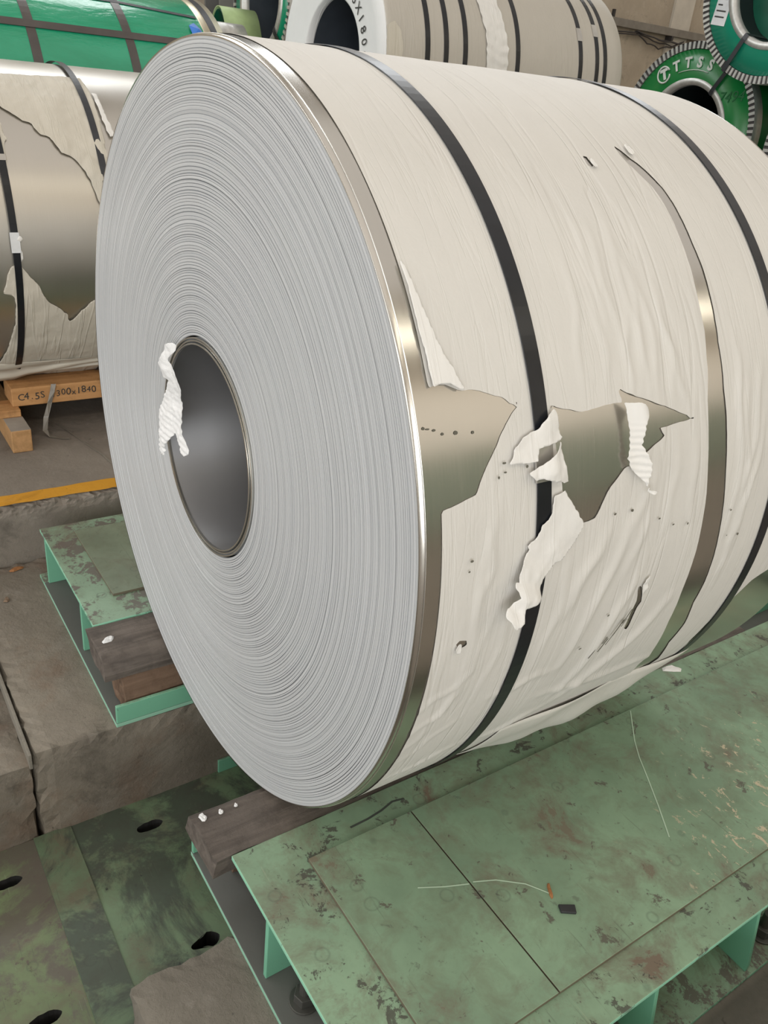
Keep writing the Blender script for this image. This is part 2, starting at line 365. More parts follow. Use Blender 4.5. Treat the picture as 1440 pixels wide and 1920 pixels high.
# ------- sheets of paper, cut along a signed field so that torn edges are smooth at any distance
def sdf(poly, px, py):
    """signed distance, negative inside; vectorised over points"""
    P = np.asarray(poly, float); d = np.full(px.shape, 1e9); ins = np.zeros(px.shape, bool)
    for i in range(len(P)):
        ax, ay = P[i]; bx, by = P[(i + 1) % len(P)]
        ex, ey = bx - ax, by - ay
        t = np.clip(((px - ax) * ex + (py - ay) * ey) / (ex * ex + ey * ey + 1e-12), 0, 1)
        d = np.minimum(d, np.hypot(px - ax - t * ex, py - ay - t * ey))
        c = ((ay > py) != (by > py)) & (px < ex * (py - ay) / (ey if abs(ey) > 1e-12 else 1e-12) + ax)
        ins ^= c
    return np.where(ins, -d, d)
_rng = np.random.RandomState(3)
_tab = _rng.rand(64, 64)
def vnoise(x, y):
    x = np.asarray(x, float); y = np.asarray(y, float)
    xi = np.floor(x).astype(int); yi = np.floor(y).astype(int); fx = x - xi; fy = y - yi
    fx = fx * fx * (3 - 2 * fx); fy = fy * fy * (3 - 2 * fy)
    g = lambda i, j: _tab[(xi + i) % 64, (yi + j) % 64]
    return (g(0, 0) * (1 - fx) + g(1, 0) * fx) * (1 - fy) + (g(0, 1) * (1 - fx) + g(1, 1) * fx) * fy - 0.5
def fbm(x, y, o=4):
    s = 0; a = 1.0
    for k in range(o): s = s + a * vnoise(x * 2 ** k + 17 * k, y * 2 ** k + 5 * k); a *= 0.5
    return s
def clipped(name, u, v, field, place, mat, parent, solid=0.0, loc=None):
    """grid over u x v kept where field > 0, then placed in space by place(u, v)"""
    U, V = np.meshgrid(u, v, indexing='ij'); F = field(U, V); nu, nv = U.shape
    verts = []; vid = {}; faces = []
    def node(i, j):
        k = i * nv + j
        if k not in vid: vid[k] = len(verts); verts.append((U[i, j], V[i, j]))
        return vid[k]
    def cut(a, b):
        k = (a, b) if a < b else (b, a)
        if k not in vid:
            (i, j), (p, q) = k; t = F[i, j] / (F[i, j] - F[p, q]); vid[k] = len(verts)
            verts.append((U[i, j] + t * (U[p, q] - U[i, j]), V[i, j] + t * (V[p, q] - V[i, j])))
        return vid[k]
    S = F > 0
    for i in range(nu - 1):
        for j in range(nv - 1):
            c = ((i, j), (i + 1, j), (i + 1, j + 1), (i, j + 1)); s = [S[q] for q in c]
            if not any(s): continue
            if all(s): faces.append(tuple(node(*q) for q in c)); continue
            f = []
            for q in range(4):
                a, b = c[q], c[(q + 1) % 4]
                if S[a]: f.append(node(*a))
                if S[a] != S[b]: f.append(cut(a, b))
            if len(f) > 2: faces.append(tuple(f))
    uv = np.array(verts); P = place(uv[:, 0], uv[:, 1])
    o = mesh(name, P, faces, mat, parent, True, uv, loc=loc)
    if solid:
        m_ = o.modifiers.new('solid', 'SOLIDIFY'); m_.thickness = solid; m_.offset = 0
    return o
def on_cyl(cx, cz, r):
    """(arc length, y) -> space on a cylinder of base radius r; lift(s, y) raises the sheet"""
    def mk(lift):
        def place(s, y):
            a = s / r; q = r + lift(s, y)
            return np.stack([cx + q * np.cos(a), y, cz + q * np.sin(a)], -1)
        return place
    return mk
def text(name, body, size, mat, parent, origin, ax, ay, depth=0.002, shear=0.0, weight=0.0):
    """lettering as a thin mesh lying in the plane of ax, ay"""
    cu = bpy.data.curves.new(name, 'FONT'); cu.body = body; cu.size = size; cu.extrude = depth / 2; cu.shear = shear; cu.offset = weight
    cu.align_x = 'CENTER'; cu.align_y = 'CENTER'; cu.resolution_u = 3
    tmp = bpy.data.objects.new(name, cu); COL.objects.link(tmp)
    dg = bpy.context.evaluated_depsgraph_get(); me = bpy.data.meshes.new_from_object(tmp.evaluated_get(dg))
    bpy.data.objects.remove(tmp)
    ax = Vector(ax).normalized(); ay = Vector(ay).normalized(); az = ax.cross(ay)
    base = wloc(parent); o0 = Vector(origin) - base
    for vtx in me.vertices: vtx.co = ax * vtx.co.x + ay * vtx.co.y + az * vtx.co.z
    me.materials.clear(); me.materials.append(mat)
    o = bpy.data.objects.new(name, me); link(o, parent); o.location = o0
    return o

# ---------------------------------------------------------------- the hall and the pit
def slab(name, xs, ys, zs, mat, amp=0.003, edge=0.012, seed=0.0, top=True, parent=None):
    """concrete block with a pitted surface and crumbled arrises"""
    xs, ys, zs = [np.asarray(q, float) for q in (xs, ys, zs)]
    vid = {}; verts = []; faces = []
    def node(x, y, z):
        k = (round(x, 4), round(y, 4), round(z, 4))
        if k not in vid: vid[k] = len(verts); verts.append(k)
        return vid[k]
    def face(A, B, P, flip):
        for i in range(len(A) - 1):
            for j in range(len(B) - 1):
                q = [node(*P(A[i], B[j])), node(*P(A[i + 1], B[j])), node(*P(A[i + 1], B[j + 1])), node(*P(A[i], B[j + 1]))]
                faces.append(q[::-1] if flip else q)
    face(xs, ys, lambda a, b: (a, b, zs[-1]), False)
    for x, fl in ((xs[0], True), (xs[-1], False)): face(ys, zs, lambda a, b: (x, a, b), fl)
    for y, fl in ((ys[0], False), (ys[-1], True)): face(xs, zs, lambda a, b: (a, y, b), fl)
    V = np.array(verts)
    out = []
    lim = [(xs[0], xs[-1]), (ys[0], ys[-1]), (zs[0], zs[-1])]
    for p in V:
        n = noise.noise_vector(Vector(p) * 9 + Vector((seed, 0, 0))); n2 = noise.noise_vector(Vector(p) * 31 + Vector((0, seed, 0)))
        dx = min(abs(p[0] - lim[0][0]), abs(p[0] - lim[0][1])); dy = min(abs(p[1] - lim[1][0]), abs(p[1] - lim[1][1])); dz = abs(p[2] - lim[2][1])
        d2 = sorted((dx, dy, dz))[1]
        e = math.exp(-(d2 / 0.035) ** 2)
        q = Vector(p) + n * amp + n2 * amp * 0.5
        c = Vector(((lim[0][0] + lim[0][1]) / 2, (lim[1][0] + lim[1][1]) / 2, lim[2][0]))
        inward = Vector((math.copysign(1, c.x - p[0]) if dx < 0.04 else 0, math.copysign(1, c.y - p[1]) if dy < 0.04 else 0, -1 if dz < 0.04 else 0))
        n3 = noise.noise_vector(Vector(p) * 75 + Vector((0, 0, seed)))
        q += inward * e * edge * (0.5 + 1.0 * abs(n.x) + n2.y * 0.8 + n3.x * 0.5)
        out.append(q)
    o = mesh(name, [tuple(q) for q in out], faces, mat, parent, False, loc=None if parent else ((xs[0] + xs[-1]) / 2, (ys[0] + ys[-1]) / 2, zs[0]))
    return o
def lin(a, b, step): return np.linspace(a, b, max(2, int(round(abs(b - a) / step)) + 1))
struct = lambda o: tag(o, kind='structure')
PX0, PX1, PY0, PY1 = -1.39, 1.45, -3.2, 2.6
fl = struct(slab('floor', np.r_[[-7, -5.5, -4, -3], lin(-2.6, -1.56, 0.05), lin(-1.53, PX0, 0.014)], np.r_[[-12, -6, -3, -1.2], lin(-0.5, 0.4, 0.014), lin(0.46, PY1, 0.1)], np.r_[[-1.8], lin(LEDGE - 0.1, -0.88, 0.04), lin(-0.865, FLOOR, 0.013)], M['floor'], 0.0008, 0.015, 1.0))
struct(slab('floor', [PX1, 3, 6, 8.5], [-12, -6, -2, PY1], [-1.8, FLOOR], M['floor'], 0, 0, 2.0))
struct(slab('floor', [-7, -4, 0, 4, 8.5], [PY1, 6, 11, 16], [-1.8, FLOOR], M['floor'], 0, 0, 2.0))
struct(slab('floor', [PX0, 0, PX1], [-12, -8, PY0], [-1.8, FLOOR], M['floor'], 0, 0, 2.0))
# yellow safety line painted along the pit edge
f_u = lin(-1.515, -1.395, 0.01); f_v = lin(-1.2, 2.6, 0.03)
ln = clipped('painted_line', f_u, f_v, lambda x, y: np.minimum(x + 1.502 + 0.010 * fbm(x * 30, y * 12), -1.418 - x + 0.018 * fbm(x * 40 + 9, y * 14)), lambda x, y: np.stack([x, y, np.full_like(x, FLOOR + 0.0022)], -1), M['yellow'], fl)
tag(ln, 'worn yellow safety line along the pit edge')
# light repair seam in the floor
ribbon('floor_crack', [(-2.30, 0.11, FLOOR + .002), (-2.06, 0.17, FLOOR + .002), (-1.9, 0.20, FLOOR + .002), (-1.75, 0.235, FLOOR + .002), (-1.58, 0.25, FLOOR + .002)], 0.009, (0.2, 1, 0), M['plinth_pale'], fl, 0.001)
# plinths in the pit
struct(slab('pit_plinth', lin(PX0, -0.277, 0.028), np.r_[lin(-0.435, 0.6, 0.028), [1.2, 2.6]], np.r_[lin(PIT - 0.11, LEDGE, 0.03)], M['plinth'], 0.003, 0.012, 3.0))
struct(slab('pit_plinth', lin(PX0, -0.285, 0.03), np.r_[[-3.2, -2, -1.2], lin(-0.9, -0.437, 0.03)], np.r_[lin(PIT - 0.11, LEDGE - 0.045, 0.03)], M['plinth'], 0.003, 0.010, 5.0))
tag(box('edge_angle', -1.02, -0.282, -0.446, -0.436, LEDGE - 0.06, LEDGE - 0.004, M['plinth_pale'], bpy.data.objects['pit_plinth'], 0.002), 'pale steel edge along the ledge end')
struct(slab('pit_plinth', np.r_[lin(0.545, 0.9, 0.025), [1.1], lin(1.25, PX1, 0.03)], np.r_[lin(-0.42, 0.2, 0.025), lin(0.3, 1.6, 0.05), [2.6]], np.r_[lin(PIT - 0.11, LEDGE, 0.03)], M['plinth_pale'], 0.003, 0.008, 7.0))
struct(slab('pit_floor', [PX0, -0.3, 0.6, PX1], [PY0, -1, 0, 1, PY1], [-1.8, PIT - 0.112], M['plinth'], 0, 0, 2.0))
# walls and roof
struct(box('wall_left', -7.3, -7.0, -12, 16, FLOOR, CEIL, M['plaster'], bevel=0))
struct(box('wall_right', 8.5, 8.8, -12, 16, FLOOR, CEIL, M['plaster'], bevel=0))
struct(box('wall_back', -7.3, 8.8, 16, 16.3, FLOOR, CEIL, M['plaster'], bevel=0))
struct(box('wall_front', -7.3, 8.8, -12.3, -12, FLOOR, CEIL, M['plaster'], bevel=0))
struct(box('ceiling', -7.3, 8.8, -12.3, 16.3, CEIL, CEIL + 0.2, M['roof'], bevel=0))
struct(box('reflector_panel', 8.46, 8.499, -12, 16, FLOOR, 2.15, M['green_reflector'], bevel=0))  # unseen panel, added to put green into the steel's reflections
pil = struct(box('trim_1', -7.0, -6.955, 9.64, 10.03, FLOOR, CEIL, plain('pilaster_whitewash', (0.68, 0.63, 0.56), 0.8, 0, 0.1, 4), bevel=0.004))

# ---------------------------------------------------------------- steel plates in the pit bottom
def keyhole_plate(name, x0, x1, y0, y1, z0, z1, holes, mat, label):
    """steel plate with keyhole slots, their walls coloured dark for the shade inside"""
    bm = bmesh.new()
    def loop(pts): 
        vs = [bm.verts.new((a, b, z1)) for a, b in pts]; return [bm.edges.new((vs[i], vs[(i + 1) % len(vs)])) for i in range(len(vs))]
    es = loop([(x0, y0), (x1, y0), (x1, y1), (x0, y1)])
    for hx, hy, big, s in holes:
        pts = []
        for k in range(20):
            a = 2 * PI * k / 20; rx = 0.017; ry = 0.043
            wob = 0.0035 * math.sin(3 * a + hx * 40)
            pts.append((hx + (rx + wob) * math.cos(a) * (1.0 + 0.35 * big * (math.sin(a) * s > 0.2)), hy + ry * math.sin(a)))
        es += loop(pts)
    bmesh.ops.triangle_fill(bm, use_beauty=True, edges=es)
    for f in list(bm.faces):
        c = f.calc_center_median()
        if any(((c.x - hx) / 0.021) ** 2 + ((c.y - hy) / 0.043) ** 2 < 0.72 for hx, hy, _, _ in holes): bm.faces.remove(f)
    bmesh.ops.recalc_face_normals(bm, faces=bm.faces)
    if sum(f.normal.z for f in bm.faces) < 0: bmesh.ops.reverse_faces(bm, faces=bm.faces)
    r = bmesh.ops.extrude_face_region(bm, geom=list(bm.faces))
    for v in [g for g in r['geom'] if isinstance(g, bmesh.types.BMVert)]: v.co.z = z1
    for v in bm.verts:
        pass
    me = bpy.data.meshes.new(name)
    top = set(g for g in r['geom'] if isinstance(g, bmesh.types.BMVert))
    for v in bm.verts:
        if v not in top: v.co.z = z0
    bmesh.ops.recalc_face_normals(bm, faces=bm.faces)
    for v in bm.verts: v.co -= Vector(((x0 + x1) / 2, (y0 + y1) / 2, z0))
    cx_, cy_ = (x0 + x1) / 2, (y0 + y1) / 2
    for f in bm.faces:
        c = f.calc_center_median()
        if abs(f.normal.z) < 0.3 and min(abs(c.x + cx_ - x0), abs(c.x + cx_ - x1), abs(c.y + cy_ - y0), abs(c.y + cy_ - y1)) > 0.01: f.material_index = 1
    bm.to_mesh(me); bm.free(); me.materials.append(mat); me.materials.append(M['hole_wall'])
    o = bpy.data.objects.new(name, me); link(o); o.location = ((x0 + x1) / 2, (y0 + y1) / 2, z0)
    return tag(o, label, 'steel plate')
ZB = PIT - 0.11
keyhole_plate('pit_plate', -0.283, 0.60, -1.9, -0.463, ZB, PIT - 0.004, [(-0.157, -0.567, 1, -1), (0.307, -0.572, 1, -1)], M['pit_plate_bare'], 'worn reddish-brown and green steel plate with two keyhole slots on the pit bottom')
keyhole_plate('pit_plate', -0.283, 0.545, -0.463, -0.349, ZB, PIT + 0.001, [], M['pit_plate'], 'narrow green cover strip between the two slotted plates on the pit bottom')
keyhole_plate('pit_plate', -0.283, 0.545, -0.349, 2.4, ZB, PIT - 0.002, [(-0.160, -0.128, 1, -1), (0.308, -0.130, 1, 1), (-0.157, 0.62, 1, -1), (0.307, 0.62, 1, 1)], M['pit_plate'], 'long oil-darkened green steel plate on the pit bottom running under the coil')
tag(box('pit_kickplate', -0.277, -0.268, 0.16, 2.4, PIT - 0.002, PIT + 0.055, M['green_web'], None, 0.002), 'low green steel strip at the foot of the pit wall', 'steel strip')

# ---------------------------------------------------------------- the two cradle supports
def support(side, top_y, pad_y, pad_x, out_top, in_bot, out_bot, label, mtop, mpad, pad_split, ribs, y1=2.04, pad_end=1.93):
    s = side; T = -0.81
    root = thing('coil_support', (s * 0.75, (top_y + y1) / 2, LEDGE), label, 'coil support')
    X = lambda q: s * q
    box('top_plate', X(0.512), X(out_top), top_y, y1, T - 0.014, T, mtop, root, 0.002)
    a = pad_y
    for b in pad_split + [pad_end]:
        box('pad_plate', X(pad_x[0]), X(pad_x[1]), a, b - 0.003, T, T + 0.010, mpad, root, 0.0015); a = b
    box('bottom_plate', X(1.172), X(out_bot), top_y - 0.01, y1, LEDGE, LEDGE + 0.015, M['green_plate_worn'], root, 0.002)
    box('bottom_plate', X(in_bot), X(1.172), top_y - 0.01, y1, LEDGE, LEDGE + 0.015, M['green_dusty'], root, 0.002)
    box('inner_flange', X(in_bot), X(in_bot + 0.012), top_y - 0.008, y1, LEDGE + 0.015, LEDGE + 0.082, M['green_web'], root, 0.002)
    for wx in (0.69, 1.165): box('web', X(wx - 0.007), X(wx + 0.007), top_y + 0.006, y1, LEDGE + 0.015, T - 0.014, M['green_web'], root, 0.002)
    for gy in ribs:
        prism('rib', [(X(1.172), LEDGE + 0.015), (X(out_bot - 0.012), LEDGE + 0.015), (X(out_bot - 0.012), LEDGE + 0.035), (X(out_top - 0.01), T - 0.014), (X(1.172), T - 0.014)], gy - 0.006, gy + 0.006, M['green_web'], root, 0.0015)
    return root
supR = support(1, -0.15, 0.0, (0.613, 1.155), 1.252, 0.280, 1.285, 'green steel cradle support carrying the near side of the coil, with wide scuffed pads', M['green_plate'], M['green_pad'], [0.30], [0.15, 0.52, 0.90, 1.35, 1.8])
supL = support(-1, -0.172, -0.065, (0.645, 1.12), 1.20, 0.276, 1.24, 'green steel cradle support beside the yellow line, its paint flaking off in patches', M['green_plate_worn'], M['green_pad_pale'], [], [0.4, 1.0, 1.6])
support(1, 2.16, 2.24, (0.613, 1.155), 1.252, 0.280, 1.285, 'next green cradle support beyond the dark gap at the far end of the coil', M['green_plate'], M['green_pad'], [], [], 2.58, 2.50)
# timber facings of the cradles
def rough_prism(name, poly, y0, y1, mat, root, seed, step=0.03, amp=0.004):
    P = []
    for i in range(len(poly)):
        a, b = np.array(poly[i]), np.array(poly[(i + 1) % len(poly)])
        n = max(1, int(np.hypot(*(b - a)) / step))
        for k in range(n): P.append(a + (b - a) * k / n)
    ys = lin(y0, y1, step); n = len(P); v = []; f = []
    for y in ys:
        for p in P:
            q = Vector((p[0], y, p[1])); nn = noise.noise_vector(q * 14 + Vector((seed, 0, 0))) + 0.5 * noise.noise_vector(q * 40)
            e = 3.0 if y == ys[0] else 1.0
            v.append((q.x + nn.x * amp, q.y + nn.y * amp * e, q.z + nn.z * amp * 0.6))
    for j in range(len(ys) - 1):
        for i in range(n): f.append((j * n + i, j * n + (i + 1) % n, (j + 1) * n + (i + 1) % n, (j + 1) * n + i))
    f += [tuple(range(n - 1, -1, -1)), tuple((len(ys) - 1) * n + i for i in range(n))]
    o = mesh(name, v, f, mat, root)
    bm = bmesh.new(); bm.from_mesh(o.data); bmesh.ops.recalc_face_normals(bm, faces=bm.faces); bm.to_mesh(o.data); bm.free()
    return o
for s, root, y0 in ((1, supR, -0.185), (-1, supL, -0.195)):
    tag(rough_prism('timber_facing', [(s * x, z) for x, z in ((0.508, -0.816), (0.362, -0.818), (0.335, -0.838), (0.318, -0.872), (0.318, -0.895), (0.49, -0.895))], y0, 1.9, M['dark_timber'], root, s * 3), 'grimy dark timber facing')
    tag(rough_prism('timber_packing', [(s * x, z) for x, z in ((0.46, -0.90), (0.325, -0.898), (0.297, -0.97), (0.297, -1.03), (0.40, -1.03))], y0 + 0.05 + (0.04 if s > 0 else 0), 1.9, M['rust_timber'], root, s * 5), 'rust-stained timber packing')
# anchor bolts on the near support
def anchor(x, y, root):
    z = LEDGE + 0.015
    def cyl(nm, r, z0, z1, n):
        v = [(x + r * math.cos(2 * PI * k / n + .3), y + r * math.sin(2 * PI * k / n + .3), zz) for zz in (z0, z1) for k in range(n)]
        f = [tuple(range(n - 1, -1, -1)), tuple(range(n, 2 * n))] + [(k, (k + 1) % n, (k + 1) % n + n, k + n) for k in range(n)]
        return v, f
    v, f = cyl('', 0.013, z, z + 0.075, 16)
    b = mesh('anchor_bolt', v, f, M['bolt'], root, loc=(x, y, z))
    for nm, r, a0, a1, n in (('washer', 0.036, 0.0, 0.006, 24), ('nut', 0.026, 0.006, 0.032, 6)):
        v, f = cyl(nm, r, z + a0, z + a1, n)
        bev(mesh(nm, v, f, M['bolt'], b), 0.0015)
for bx, by in ((0.785, -0.09), (0.785, 0.6), (1.228, 1.03), (1.228, 0.33)): anchor(bx, by, supR)

